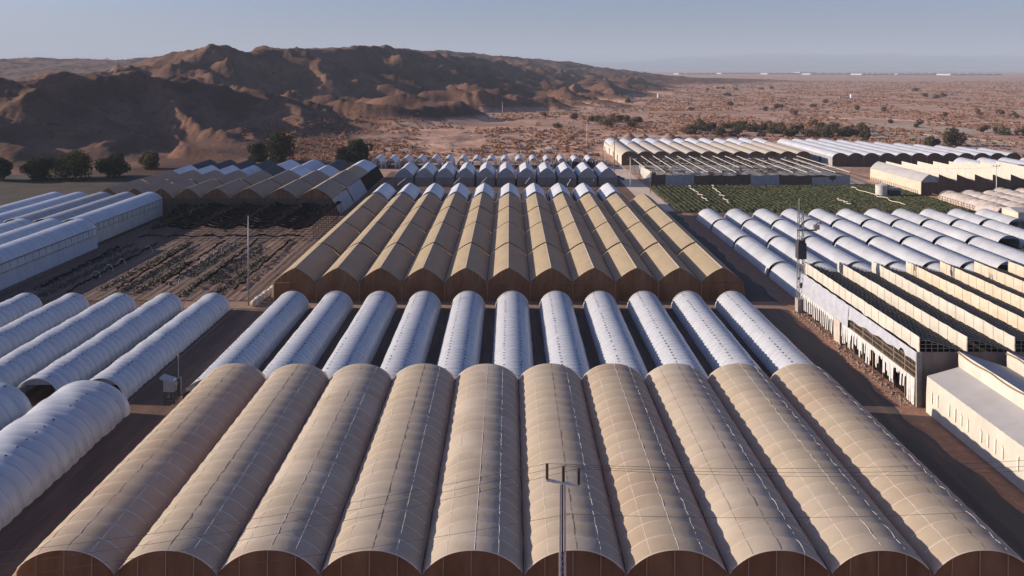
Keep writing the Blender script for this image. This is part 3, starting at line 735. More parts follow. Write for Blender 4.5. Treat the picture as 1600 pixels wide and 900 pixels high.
# ---- L: sawtooth house with cream strips and bare lattice roofs
PITCH = 6.15
def block_L():
    t = thing('sawtooth_greenhouse', 'tall sawtooth greenhouse with cream strips, bare dark roof lattice and torn white wall', 'greenhouse', (0, 99, 0))
    L = 39.2; zlo, zhi = 7.05, 8.95; X0 = 52.9; rnd = random.Random(4)
    for k in range(9):
        x = X0 + PITCH * k
        m = MB(); rows = []
        n = 36
        for q in range(n + 1):
            y = L * q / n; b = .05 * (q % 2)
            rows.append([(x - b + rnd.uniform(-.03, .03), y, zhi + rnd.uniform(-.04, .04)), (x - .06 - b, y, (zlo + zhi) / 2), (x - .02 + rnd.uniform(-.04, .04), y, zlo + rnd.uniform(-.06, .06) - (.25 if rnd.random() < .12 else 0))])
        m.surf(rows); w = m.build('strip_wall', 'cream_film' if k < 3 else 'cream_warm', t)
        m = MB()
        for q in range(0, n + 1, 2): m.bar((x - .11, L * q / n, zlo), (x - .11, L * q / n, zhi), .018)
        m.build('battens', 'lattice', w)
        # lattice roof
        m = MB()
        for q in range(28):
            y = L * q / 27; m.bar((x + .06, y, zhi - .12), (x + PITCH - .1, y, zlo + .05), .05)
        lr = m.build('rafters', 'lattice', t)
        m = MB()
        for q in range(9):
            s = (q + .5) / 9; xx = x + PITCH * s; zz = zhi + (zlo - zhi) * s
            m.bar((xx, 0, zz - .12), (xx, L, zz - .12), .045)
        m.build('purlins', 'lattice', lr)
        m = MB(); rows = []
        for q in range(20):
            y = L * q / 19; rows.append([(x + .1 + (PITCH - .3) * s / 5, y, zhi - .32 + (zlo - zhi) * s / 5 - .05 * math.sin(q * 2.1 + s)) for s in range(6)])
        m.surf(rows); m.build('shade_net', 'black_net', t)
        m = MB(); m.add([(x + .02, .05, 0), (x + PITCH - .02, .05, 0), (x + PITCH - .02, .05, zlo), (x + .02, .05, zlo)], [(0, 1, 2, 3)]); m.build('front_wall', 'wall_brown', t)
        m = MB()
        for q in range(9):
            s = q / 8; m.bar((x + PITCH * s, .0, zlo), (x + PITCH * s, .0, zhi + (zlo - zhi) * s), .05)
        for q in range(3): m.bar((x + .1, -.02, zlo + .5 + .5 * q), (x + PITCH * (1 - (.5 + .5 * q) / 1.9), -.02, zlo + .5 + .5 * q), .045)
        m.build('gable_lattice', 'lattice', t)
        m = MB(); m.add([(x + .02, L - .05, 0), (x + PITCH - .02, L - .05, 0), (x + PITCH - .02, L - .05, zlo), (x + .02, L - .05, zlo)], [(0, 1, 2, 3)]); m.build('back_wall', 'wall_brown', t)
        if k:
            for y in range(0, 40, 6): pass
    # left wall toward the road: post frame, lavender sheet, torn tatters
    xw = 52.6; 
    m = MB()
    rows = [[(xw - .15 - .1 * math.sin(q * 1.7), L * (.50 + .50 * q / 24), 7.0), (xw - .32 - .1 * math.sin(q * 1.3), L * (.50 + .50 * q / 24), 5.4), (xw - .38, L * (.50 + .50 * q / 24), 3.55)] for q in range(25)]
    m.surf(rows); m.build('wall_sheet', 'sheet_blue', t)
    m = MB(); rows = []
    for q in range(33):
        y = L * .5 * q / 32; zb = 5.75 + .12 * math.sin(q * .9) + (.7 if q in (5, 6) else 0) - .9 * (q / 32) ** 2; rows.append([(xw - .1, y, 7.0), (xw - .28, y, zb)])
    m.surf(rows); m.build('torn_sheet', 'sheet_blue', t)
    for q in range(14):
        y = L * q / 13; m = MB(); m.bar((xw, y, 0), (xw, y, 7.0), .12); m.build('post', 'wood', t)
    for z in (3.6, 4.3, 5.0, 5.7):
        m = MB(); m.bar((xw - .05, 0, z), (xw - .05, L * .55, z), .07); m.build('rail', 'wood', t)
    m = MB()
    for q in range(60):
        y = L * .55 * q / 59; m.bar((xw - .02, y, 3.5), (xw - .02, y, 6.2), .035)
    m.build('slats', 'lattice', t)
    for (ya, yb) in ((.2, 21.9), (24.6, L - .2)):
        m = MB(); y = ya; x = xw - .26
        while y < yb:
            near = ya < 5; w = min(rnd.uniform(.22, .5) if near else rnd.uniform(.34, .46), yb - y + .01)
            zb = rnd.uniform(.4, 2.0) if near else rnd.uniform(.5, .9)
            if y < 2: zb = .1
            gap = (rnd.random() < .33 if near else len(m.f) % 2 == 1) and y > 2
            if gap: zb = rnd.uniform(2.7, 3.05)
            i0 = len(m.v)
            dx = rnd.uniform(0, .16)
            m.v += [(x, y, 3.6), (x, y + w, 3.6), (x - dx, y + w * rnd.uniform(.82, 1.0), zb), (x - dx, y + rnd.uniform(0, .1) * w, zb + rnd.uniform(-.2, .2))]
            m.f.append((i0, i0 + 1, i0 + 2, i0 + 3)); m.m.append(0)
            if len(m.f) > 1:                                    # joined along the top hem
                m.f[-1] = (i0 - 3, i0 + 1, i0 + 2, i0 + 3)
            y += w
        m.build('torn_curtain', 'torn_white', t)
    m = MB(); m.add([(xw + .35, 0.2, 0), (xw + .35, L, 0), (xw + .35, L, 5.2), (xw + .35, .2, 5.2)], [(0, 1, 2, 3)]); m.build('inner_net', 'black_net', t)
    m = MB(); m.box(xw - .5, xw - .05, 22.2, 24.4, 0, 3.7); m.build('door_panel', 'cream_dusty', t)
    m = MB(); m.box(xw - .25, xw + .45, -.25, .0, 0, 7.1); m.build('corner_post', 'concrete', t)
    m = MB(); m.add([(56, .5, .6), (110, .5, .6), (110, L - .5, .6), (56, L - .5, .6)], [(0, 1, 2, 3)]); m.build('crop_bed', 'crop', t)
block_L()
# ---- M: near cream sawtooth shed
def saw_shed(t, X0, nb, y0, y1, zl, zs, zr, wmat, rmat, smat, fmat, first_w=4.05, scallop=True, seed=1):
    rnd = random.Random(seed); L = y1 - y0
    m = MB(); rows = []; n = int(L * 2)
    for q in range(n + 1):
        y = L * q / n; rows.append([(X0 + .03 * (q % 2), y, zl), (X0 - .06 - .03 * (q % 2), y, zl * .55), (X0 - .12, y, 0)])
    m.surf(rows); w = m.build('side_wall', wmat, t)
    m = MB(); m.add([(X0, 0, zl + .02), (X0, L, zl + .02), (X0 + first_w, L, zs), (X0 + first_w, 0, zs)], [(0, 1, 2, 3)]); m.build('lean_roof', rmat, t)
    for k in range(nb):
        x = X0 + first_w + PITCH * k
        m = MB(); rows = []; n = int(L * 1.2)
        for q in range(n + 1):
            y = L * q / n; rows.append([(x - .02, y, zr), (x - .07 - .03 * (q % 2), y, (zs + zr) / 2), (x - .02, y, zs + .02)])
        m.surf(rows); s = m.build('strip_wall', smat, t)
        m = MB(); m.add([(x, 0, zr), (x, L, zr), (x + PITCH - .03, L, zs), (x + PITCH - .03, 0, zs)], [(0, 1, 2, 3)]); m.build('roof_panel', rmat, t)
        m = MB(); m.add([(x + .02, L - .06, 0), (x + PITCH - .02, L - .06, 0), (x + PITCH - .02, L - .06, zs - .05), (x + .02, L - .06, zr - .08)], [(0, 1, 2, 3)]); m.build('back_wall', fmat, t)
        m = MB(); m.add([(x + .02, .06, 0), (x + PITCH - .02, .06, 0), (x + PITCH - .02, .06, zs - .05), (x + .02, .06, zr - .08)], [(0, 1, 2, 3)]); m.build('front_wall', fmat, t)
        if scallop:
            m = MB(); pts = [(x - .12, L * q / 40, zr - .12 - .22 * abs(math.sin(q * .55 + k)) ) for q in range(41)]; m.tube(pts, .10, 5); m.build('flap_roll_shadow', 'wood', s)  # dark scalloped flap roll, shaped to carry the wavy shadow below the edge
    for yy, nm in ((.06, 'front_wall'), (L - .06, 'back_wall')):
        m = MB(); m.add([(X0 + .02, yy, 0), (X0 + first_w - .02, yy, 0), (X0 + first_w - .02, yy, zs - .05), (X0 + .02, yy, zl - .05)], [(0, 1, 2, 3)]); m.build(nm, fmat, t)
    return w
t = thing('sawtooth_shed', 'cream sawtooth shed with smooth grey roof slopes at the right edge', 'greenhouse', (0, 52, 0))
w = saw_shed(t, 53.0, 4, 52, 97.5, 4.55, 5.7, 7.7, 'cream_film', 'grey_roof', 'cream_film', 'wall_brown', seed=2)
for q in range(17):
    y = 24 + q * 1.25; m = MB()
    if q % 5 != 4: m.add([(52.87, y, 3.3 - .2 * (q % 3)), (52.87, y + .32, 3.2), (52.82, y + .3, 1.6 + .3 * (q % 2)), (52.82, y, 1.7)], [(0, 1, 2, 3)]); m.build('torn_strip', 'cream_patch', w)

# ---- N1, N2: long multi-spans at the back right
def multi(t, X0, nb, w, y0, back, zv, rise, roof, front, far_mat=None, far_len=24, wall='cream_film'):
    for k in range(nb):
        x0 = X0 + w * k; x1 = x0 + w; yb = back(k)
        ym = yb - far_len - 3 * math.sin(k * 2.2) if far_mat else yb
        m = MB(); m.surf(arch_roof(x0 + .03, x1 - .03, 0, ym - y0 - .4, zv, rise, prof_round, nu=12, step=3)); m.build('roof_span', roof, t, smooth=True)
        if far_mat:
            m = MB(); m.surf(arch_roof(x0 + .3, x1 - .3, ym - y0, yb - y0, zv + .1, rise + .1, prof_round, nu=12, step=3)); m.build('white_roof_span', far_mat, t, smooth=True)
            m = MB(); arch_wall(m, x0 + .3, x1 - .3, ym - y0 + .05, zv, zv + .1, rise + .1, prof_round, 10); m.build('roof_step', 'grey_film', t)
        m = MB(); arch_wall(m, x0 + .04, x1 - .04, .3, 0, zv, rise, prof_round, 12, inset=.05); e = m.build('end_wall', front, t)
        m = MB(); m.bar((x0 + .05, .15, 0), (x0 + .05, .15, zv), .12); m.build('post', 'dark_steel' if k % 3 == 1 else 'post', e)
        m = MB(); arch_wall(m, x0 + .04, x1 - .04, yb - y0 - .2, 0, zv, rise, prof_round, 10, inset=.05); m.build('back_wall', front, t)
        if k == 0: 
            m = MB(); m.add([(x0, 0, zv), (x0, yb - y0, zv), (x0 - .1, yb - y0, 0), (x0 - .1, 0, 0)], [(0, 1, 2, 3)]); sw = m.build('side_wall', wall, t)
            for yy in (12, 26, 41):
                m = MB(); m.box(x0 - .16, x0 - .12, yy, yy + 2.2, 0.1, 3.2); m.build('opening', 'dark_steel', sw)
t = thing('long_greenhouse', 'beige rounded greenhouse with brown front and white far end beside the dirt access road', 'greenhouse', (0, 347, 0))
multi(t, 50.7, 12, 7.15, 347, lambda k: 412 - 2 * math.sin(k * 1.7), 4.3, 1.9, 'pale_beige', 'end_net', 'white_film_far', 22)
t = thing('grey_white_greenhouse', 'wide pale grey white greenhouse with many rounded spans at the far right', 'greenhouse', (0, 341, 0))
multi(t, 143.4, 12, 7.0, 341, lambda k: 412 if k < 4 else 412 - (k - 3) * 6.0, 4.3, 1.8, 'white_film_far', 'end_net_dark', wall='grey_film')

# ---- N3: bare net house with pale beams
def block_N3():
    t = thing('bare_net_house', 'bare dark net house with pale beams and torn grey sheets behind the green crop', 'net house', (0, 287, 0))
    rnd = random.Random(12); x0 = 53.0; D = 55
    for k in range(15):
        x = x0 + 5.3 * k
        if rnd.random() < .93:
            m = MB(); a = rnd.choice((0, 0, 14)); m.bar((x, a, 4.8), (x, D - rnd.choice((2, 2, 12)), 4.9), .14); m.build('beam', 'light_beam', t)
        for y in (0, 13, 26, 39, 52):
            m = MB(); m.bar((x, y, 0), (x, y, 4.8), .10); m.build('post', 'steel', t)
        m = MB(); m.bar((x + 2.6, rnd.uniform(4, 20), 4.4), (x + 2.6, rnd.uniform(30, 52), 4.5), .09); m.build('beam', 'lattice', t)
    for y in (6, 13, 20, 26, 33, 39, 46, 52):
        m = MB(); m.bar((x0, y, 4.65), (x0 + 74, y, 4.65), .09); m.build('cross_beam', 'lattice', t)
    m = MB()
    for q in range(130):
        x = x0 + rnd.uniform(0, 73); y = rnd.uniform(1, 52); w = rnd.uniform(.3, 1.6); z = rnd.uniform(3.6, 4.5)
        m.add([(x, y, z), (x + w, y + .1, z + .1), (x + w, y + .6, z + .3), (x, y + .4, z + .2)], [(0, 1, 2, 3)])
    m.build('torn_scraps', 'torn_white', t)
    for k in range(14):
        for j in range(8):
            m = MB()
            if rnd.random() < .45:
                xa = x0 + 5.3 * k + .2; ya = 1 + 6.6 * j; w = rnd.uniform(2, 4.8); d = rnd.uniform(3, 6.2); s = rnd.uniform(.2, .9)
                m.add([(xa, ya, 4.2), (xa + w, ya, 4.2 - s * .3), (xa + w, ya + d, 4.2), (xa, ya + d, 4.2 - s * .3), (xa + w / 2, ya + d / 2, 4.0 - s)], [(0, 1, 4), (1, 2, 4), (2, 3, 4), (3, 0, 4)]); m.build('net_rag', 'end_net_dark', t)
    m = MB(); m.add([(x0, .5, .3), (x0 + 82, .5, .3), (x0 + 82, D + 2, .3), (x0, D + 2, .3)], [(0, 1, 2, 3)]); m.build('floor_cover', 'concrete', t)
    for k in range(14):
        x = x0 + 5.3 * k; mt = 'end_net_dark' if k not in (1, 2, 7, 8, 13) else 'grey_film'
        z = 4.2 - .5 * rnd.random(); m = MB(); n = 8
        m.surf([[(x + 5.3 * q / n, -.1 + .12 * math.sin(q * 2 + k), 0), (x + 5.3 * q / n, -.1, z - .3 * math.sin(PI * q / n))] for q in range(n + 1)])
        m.build('front_sheet', mt, t)
    x, y = 131.5, 0
    m = MB(); n = 8; m.surf([[(113 + 14 * q / n, -.3, .1), (113 + 14 * q / n, -.2 - .3 * math.sin(q), 3.9 - .9 * math.sin(PI * (1 - q / n) * .5))] for q in range(n + 1)]); m.build('front_sheet', 'grey_film', t)
block_N3()
m = MB(); x, y = at(1004, 288); m.add([(x, y + 8, 6.2), (x + 3.6, y + 1, 4.6), (x + 3.8, y, 2.9), (x + .6, y + .5, 1.9), (x + .3, y + 7, 3.4)], [(0, 1, 2, 3, 4)])
m.add([(x + .7, y + .6, 1.9), (x + 3.7, y + .1, 2.9), (x + 3.4, y - .2, 0), (x + 1, y + .2, 0)], [(0, 1, 2, 3)], 1)
m.bar((x + .2, y + 7, 0), (x + .2, y + 7, 6), .09, mi=2); m.bar((x + 3.6, y + .6, 0), (x + 3.6, y + .6, 4.7), .09, mi=2)
tag(m.build('tarpaulin', ['cream_film', 'grey_film', 'steel']), 'cream tarpaulin leaning at the corner of the bare net house', 'tarpaulin')

# ---- N4: cream sawtooth house, far right
t = thing('cream_sawtooth_house', 'warm cream sawtooth house with dark front behind the lumpy tunnels', 'greenhouse', (0, 263, 0))
w = saw_shed(t, 141.0, 8, 263, 300, 4.7, 4.9, 7.4, 'cream_warm', 'cream_film', 'cream_film', 'end_net_dark', first_w=6.1, scallop=False, seed=8)
m = MB(); m.surf(arch_roof(141, 147.05, 0.02, 37, 4.75, 2.6, prof_gothic, nu=10, step=4)); m.build('ridge_roof', 'grey_roof', t)
m = MB(); arch_wall(m, 141.05, 147.0, .03, 4.6, 4.75, 2.55, prof_gothic, 10, inset=.05); m.build('gable', 'grey_film', t)
m = MB()
for q in range(25): m.bar((140.8, 2 + q * 1.4, 0), (140.8, 2 + q * 1.4, 1.5), .07)
m.bar((140.78, 2, 1.4), (140.78, 36, 1.4), .06)
tag(m.build('slat_fence', 'wood'), 'low brown slat fence along the warm cream house wall', 'fence').location = (0, 263, 0)
# ---- N5: lumpy cream tunnels
GN5 = 'lumpy cream tunnels at the right edge'
for i, x in enumerate((146.2, 153.0, 160.0, 167.2, 174.4)):
    lab = 'lumpy cream plastic tunnel below the cream sawtooth house, ' + ('leftmost, beside a slat fence' if i == 0 else ordl(i, 5))
    make_tunnel(30, 3.35, 2.9 + .15 * (i % 2), lab, GN5, mt='cream_dusty', step=3.0, seed=90 + i, loc=(x, 226 + (6 if i > 2 else 0), 0), puff=.35, jit=.16, lump=.12, sub=8, vents=False, na=18, inner=.82)
m = MB()
for q in range(16): m.bar((142.4, 236 + q * 1.5, 0), (142.4, 236 + q * 1.5, 1.6), .09)
m.bar((142.35, 236, 1.5), (142.35, 258.6, 1.5), .07); m.bar((142.35, 236, .7), (142.35, 258.6, .7), .07)
tag(m.build('slat_fence', 'wood'), 'brown slat fence at the foot of the leftmost lumpy cream tunnel', 'fence')
# cream shed cut by the right edge
t = thing('cream_shed', 'small cream shed cut off by the right edge below the lumpy tunnels', 'shed', (*at(1591, 357), 0))
m = MB(); m.box(0, 9, 0, 7, 0, 4.4); m.build('wall', 'cream_warm', t)
m = MB(); m.add([(-.3, -.3, 4.42), (9.3, -.3, 4.42), (9.3, 7.3, 4.42), (-.3, 7.3, 4.42), (-.3, 3.5, 5.2), (9.3, 3.5, 5.2)], [(0, 1, 5, 4), (3, 4, 5, 2), (0, 4, 3), (1, 2, 5), (0, 3, 2, 1)]); m.build('roof', 'grey_roof', t)
# ---- N6: pale tunnels behind the cream house
j0 = None
for i in range(5):
    x = 193 + 9.2 * i; lab = f'pale blue white arched tunnel showing over the cream sawtooth house, {ordl(i, 5)}'
    if j0 is None: j0 = make_tunnel(24, 4.5, 5.6, lab, 'pale tunnels behind the cream sawtooth house', mt='white_film_far', step=2, seed=110, loc=(x, 304, 0), vents=False, sub=3, na=16)
    else: dup(j0, (x, 304, 0), lab)

# ------------------------------------------------------------------ poles, mast, lines
def utility_pole(px, py, ptop, label, mt='wood', arms=True, r=.14, group='utility poles around the farm'):
    x, y = at(px, py); h = (py - ptop) * y / F
    t = thing('utility_pole', label, 'utility pole', (x, y, 0), 0, group)
    m = MB(); m.bar((0, 0, -.3), (0, 0, h), r, 8, r2=r * .65); m.build('pole', mt, t, smooth=True)
    if arms:
        m = MB(); m.box(-1.1, 1.1, -.07, .07, h - .75, h - .6); a = m.build('crossarm', mt, t)
        for s in (-1, 0, 1):
            m = MB(); m.cyl(s * .95, 0, h - .6, h - .25, .09, 8); m.build('insulator', 'insulator', a)
    return x, y, h
utility_pole(388, 477, 337, 'tall thin pale pole at the corner of the ploughed field', 'steel', arms=False, r=.13)
utility_pole(1557, 337, 256, 'pale pole with a small crossarm in front of the lumpy cream tunnels', 'galv')
utility_pole(985, 292, 246, 'pale pole beside the bare net house and its cream tarpaulin', 'galv', r=.2)
utility_pole(942, 259, 214, 'pole at the left side of the dirt access road', 'wood', r=.2)
utility_pole(960, 267, 212, 'dark pole with crossarm at the corner of the beige greenhouse', 'wood', r=.22)
utility_pole(917, 236, 191, 'pale pole by the rubble pile behind the small arched tunnels', 'galv', r=.2)
utility_pole(906, 186, 158, 'distant pole by the dark round bush on the plain', 'wood', r=.25)
utility_pole(1115, 206, 176, 'distant pole above the dark thicket on the plain', 'wood', r=.25)
utility_pole(785, 178, 160, 'distant pale pole on the plain below the far hills', 'galv', r=.3)
utility_pole(1016, 302, 258, 'dark pole at the left corner of the green crop', 'wood', arms=False, r=.12)

def mast():
    x, y = at(1251, 487); t = thing('lattice_mast', 'lattice steel mast with dark cabinet and lamp arm by the road', 'mast', (x, y, 0))
    h = 18.2
    for i, (a, b) in enumerate(((-.5, -.5), (.5, -.5), (.5, .5), (-.5, .5))):
        m = MB(); m.bar((a, b, 1.5), (a * .75, b * .75, h), .075); m.build('leg', 'steel', t)
    m = MB(); n = 20
    for q in range(n):
        z0 = 1.6 + (h - 1.7) * q / n; z1 = 1.6 + (h - 1.7) * (q + 1) / n; f = 1 - .25 * q / n
        for (a, b), (c, d) in (((-.5, -.5), (.5, -.5)), ((.5, -.5), (.5, .5)), ((.5, .5), (-.5, .5)), ((-.5, .5), (-.5, -.5))):
            if q % 2: a, b, c, d = c, d, a, b
            m.bar((a * f, b * f, z0), (c * f, d * f, z1), .04)
    m.build('bracing', 'steel', t)
    m = MB(); m.box(-.75, .75, -.7, .7, 0, 2.4); m.build('base', 'concrete', t)
    m = MB(); m.box(-.75, .75, -.85, .55, 9.6, 12.4); m.box(-.6, -.2, -.7, .4, 12.4, 12.9); m.box(.2, .6, -.7, .4, 12.4, 13.1); m.build('cabinet', 'dark_steel', t)
    m = MB(); m.box(-.6, 2.9, -.12, .12, 14.5, 14.72); a = m.build('arm', 'dark_steel', t)
    m = MB(); m.box(2.3, 3.3, -.3, .3, 14.75, 15.6); m.bar((2.7, 0, 15.6), (3.6, 0, 16.2), .12); m.box(3.3, 3.7, -.2, .2, 15.7, 16.3); m.build('lamp', 'lamp_face', a)
    m = MB(); m.bar((-.25, 0, h), (-.3, 0, h + 2.2), .05); m.build('antenna', 'light_beam', t)
    m = MB(); m.box(-.65, -.35, -.62, -.4, 5.9, 6.3); m.box(-.3, .35, -.62, -.4, 4.4, 5.3); m.build('switch_box', 'dark_steel', t)
mast()
def front_pole():
    Y = 46.0; k = Y / F; X = (879 - 796) * k; zt = HC - (757 - 107) * k
    t = thing('power_pole', 'slim steel power pole with three insulators in the bottom foreground', 'utility pole', (X, Y, 0))
    for s in (-1, 1):
        m = MB(); m.add([], []); m.bar((s * .2, 0, 0), (s * .13, 0, zt), .10, 4, r2=.085); m.build('leg', 'galv', t)
    m = MB(); m.bar((0, .12, 0), (0, .12, zt), .09, 4, r2=.06); m.build('far_leg_shade', 'dark_steel', t)  # dark bar standing in for the far legs in shade
    m = MB(); n = 44
    for q in range(n):
        z0 = zt * q / n * .78; z1 = zt * (q + 1) / n * .78; f = 1 - .5 * z0 / zt; s = 1 if q % 2 else -1
        m.bar((s * .16 * f, .02, z0), (-s * .16 * f, .02, z1), .018)
    m.build('bracing', 'galv', t)
    m = MB(); m.bar((-.98, 0, zt + .28), (1.02, -.05, zt - .05), .09); a = m.build('crossarm', 'galv', t)
    tips = []
    for s, z in ((-.93, zt + .28), (.05, zt + .14), (.97, zt - .02)):
        m = MB(); pts = [(s, -.02, z + .05 + .92 * q / 14) for q in range(15)]
        m.tube(pts, [.10 if q % 2 else .075 for q in range(15)], 8); m.build('insulator', 'insulator', a); tips.append((X + s, Y, z + .98))
    m = MB(); m.bar((.1, -.1, zt - 1.75), (.45, -.1, zt - 1.7), .035); m.build('bracket', 'galv', t)
    tips.append((X + .4, Y - .1, zt - 1.7))
    ends_l = [pxp(-90, 872, 43.0), pxp(-90, 892, 42.5), pxp(-90, 915, 42.0), pxp(-90, 930, 42)]
    ends_r = [pxp(1700, 712, 52), pxp(1700, 722, 51), pxp(1700, 729, 50), pxp(1700, 788, 49)]
    nm = ['topmost', 'second', 'third', 'lowest single']
    for i, tp in enumerate(tips):
        m = MB()
        for e in (ends_l[i], ends_r[i]):
            a_ = Vector(tp); b_ = Vector(e); sag = .55 if i < 3 else .5; pts = []
            for q in range(31):
                s = q / 30; p = a_.lerp(b_, s); p.z -= sag * 4 * s * (1 - s); pts.append(p)
            m.tube(pts, .011, 4)
        tag(m.build('power_line', 'wire'), ['power line from the left insulator of the foreground pole', 'power line from the middle insulator of the foreground pole', 'power line from the right insulator of the foreground pole',
            'lowest power line, on a bracket below the crossarm of the foreground pole'][i], 'power line', 'power lines on the foreground pole')
front_pole()
# thin line in front of the cream house
m = MB(); a_ = Vector((*at(1557, 337), 0)); a_.z = 5.5 + 5; 
pts = []
b1 = Vector((70, 268, 12)); b2 = Vector((250, 215, 12)); a_.z = (337 - 262) * at(1557, 337)[1] / F
for e, rev in ((b1, 1),):
    for q in range(31):
        s = q / 30; p = a_.lerp(e, s); p.z -= 1.6 * 4 * s * (1 - s); pts.append(p)
m.tube(pts, .02, 4); tag(m.build('power_line', 'wire'), 'thin power line in front of the warm cream house', 'power line')

# ------------------------------------------------------------------ small things
def control_stand():
    x, y = at(268, 629); t = thing('control_stand', 'grey cabinet on thin legs with a pole beside the dirt road', 'cabinet', (x, y, 0))
    m = MB(); m.box(-.9, .55, -.4, .3, 1.55, 3.05); m.build('cabinet', 'box_grey', t)
    m = MB(); m.add([(-1.25, -.7, 3.55), (1.0, -.7, 2.85), (1.0, .6, 2.85), (-1.25, .6, 3.55), (-1.25, -.7, 3.3), (1.0, -.7, 2.6), (1.0, .6, 2.6), (-1.25, .6, 3.3)],
          [(0, 1, 2, 3), (4, 7, 6, 5), (0, 4, 5, 1), (1, 5, 6, 2), (2, 6, 7, 3), (3, 7, 4, 0)]); m.build('roof', 'box_grey', t)
    for a, b in ((-.8, -.3), (.5, -.3), (.5, .25), (-.8, .25)):
        m = MB(); m.bar((a, b, 0), (a, b, 1.55), .06); m.build('leg', 'dark_steel', t)
    m = MB(); m.bar((.75, .3, 0), (.75, .3, 6.2), .05); m.cyl(.75, .3, 5.8, 6.2, .1, 8); m.build('pole', 'steel', t)
    m = MB(); m.box(.85, 1.25, -.3, .3, 0.9, 3.3); m.build('side_box', 'dark_steel', t)
    m = MB(); m.box(-.5, .3, -.35, .2, .5, .75); m.cyl(-.1, -.1, .75, 1.3, .16, 10); m.build('pump', 'dark_steel', t)
    m = MB(); m.box(1.6, 2.5, -.3, .5, 0, 1.3); m.build('battery_box', 'dark_steel', t)
control_stand()
def water_tank(px, py, r, h, label, ladder=True):
    x, y = at(px, py); t = thing('water_tank', label, 'water tank', (x, y, 0))
    m = MB(); m.cyl(0, 0, 0, h, r, 28)
    for q in range(4): m.cyl(0, 0, h * (.18 + .22 * q), h * (.18 + .22 * q) + .1, r + .05, 28)
    m.build('body', 'tank_white', t)
    m = MB(); m.cyl(0, 0, h, h + .4, r + .08, 28, r2=r * .2); m.build('lid', 'tank_white', t)
    m = MB(); m.bar((r + .1, -.3, 0), (r + .1, -.3, h), .05); m.bar((r + .1, .3, 0), (r + .1, .3, h), .05)
    for q in range(9): m.bar((r + .1, -.3, h * q / 9 + .2), (r + .1, .3, h * q / 9 + .2), .03)
    m.build('ladder', 'dark_steel', t)
water_tank(1377, 307, 1.85, 3.9, 'ribbed white water tank standing at the edge of the green crop')
water_tank(1027, 225, 4.4, 2.4, 'low white round tank behind the beige greenhouse roofs')
x, y = at(1395, 307); t = thing('tank_trailer', 'dark trailer with a pale cover beside the white water tank', 'trailer', (x, y, 0))
m = MB(); m.box(-1.8, 2.2, -1.1, 1.1, .6, 2.3); m.build('body', 'dark_steel', t)
m = MB(); m.surf([[(-1.9 + .1 * q, -1.2 + 2.4 * s / 6, 2.32 + .25 * math.sin(PI * s / 6)) for s in range(7)] for q in (0, 14, 28, 42)]); m.build('cover', 'tank_white', t)
m = MB(); m.box(-1.6, 2.0, -1.0, 1.0, 2.9, 3.15); m.build('roof', 'light_beam', t)
for a in (-1.5, 1.9):
    m = MB(); m.bar((a, -.9, 2.3), (a, -.9, 2.95), .06); m.build('post', 'dark_steel', t)
for a in (-1, 1.3):
    for s in (-1.12, 1.12):
        m = MB(); m.bar((a, s - .12, .45), (a, s + .12, .45), .45, 14); m.build('wheel', 'tyre', t)
def vehicle(px, py, label, cat, mt, L=4.4, W=1.8, hb=.95, hc=1.6, van=False, rz=0):
    x, y = at(px, py); t = thing('parked_van' if van else 'parked_car', label, cat, (x, y, 0), rz)
    m = MB(); secs = [(-L / 2, .45, .62), (-L / 2 + .15, .38, hb), (L / 2 - .9, .38, hb), (L / 2 - .05, .42, hb * .86), (L / 2, .5, .65)]
    rows = []
    for (xx, z0, z1) in secs: rows.append([(xx, -W / 2, z0), (xx, -W / 2, z1 - .08), (xx, -W / 2 + .1, z1), (xx, W / 2 - .1, z1), (xx, W / 2, z1 - .08), (xx, W / 2, z0)])
    m.surf(rows); m.add(rows[0], [(0, 1, 2, 3, 4, 5)]); m.add(rows[-1], [(5, 4, 3, 2, 1, 0)]); b = m.build('body', mt, t, smooth=False)
    x0, x1, x2, x3 = (-L / 2 + .1, -L / 2 + .25, L / 2 - 1.3, L / 2 - .6) if van else (-L / 2 + .2, -L / 2 + .8, L / 2 - 1.9, L / 2 - 1.1)
    m = MB(); w = W / 2 - .05; v = W / 2 - .2
    m.add([(x0, -w, hb), (x3, -w, hb), (x3, w, hb), (x0, w, hb), (x1, -v, hc), (x2, -v, hc), (x2, v, hc), (x1, v, hc)], [(0, 1, 5, 4), (1, 2, 6, 5), (2, 3, 7, 6), (3, 0, 4, 7)]); m.build('windows', 'glass' if not van else mt, t)
    m = MB(); m.box(x1, x2, -v, v, hc, hc + .06); m.build('roof', mt, t)
    for a in (-L / 2 + .85, L / 2 - .85):
        for s in (-1, 1):
            m = MB(); m.bar((a, s * (W / 2 - .2), .34), (a, s * (W / 2 + .02), .34), .34, 14); m.build('wheel', 'tyre', t)
vehicle(946, 236, 'white van parked by the left side of the beige greenhouse', 'van', 'car_white', 5.2, 2.0, 1.2, 2.4, True, R(70))
vehicle(967, 281, 'dark grey car parked in shade behind the pointed greenhouse', 'car', 'car_grey', rz=R(4))

def terr(x, y): return float(height(np.array([x]), np.array([y]))[0])
def ground_px(px, py):          # walk the sight line to the terrain
    a, b = 240., 9000.
    for n in (500, 40):
        Y = np.linspace(a, b, n); X = (px - 796) * Y / F; Z = HC - (py - 107) * Y / F; H = height(X, Y)
        k = int(np.argmax(H >= Z)); a, b = Y[max(k - 1, 0)], Y[k]
    return float(X[k]), float(Y[k]), float(H[k])

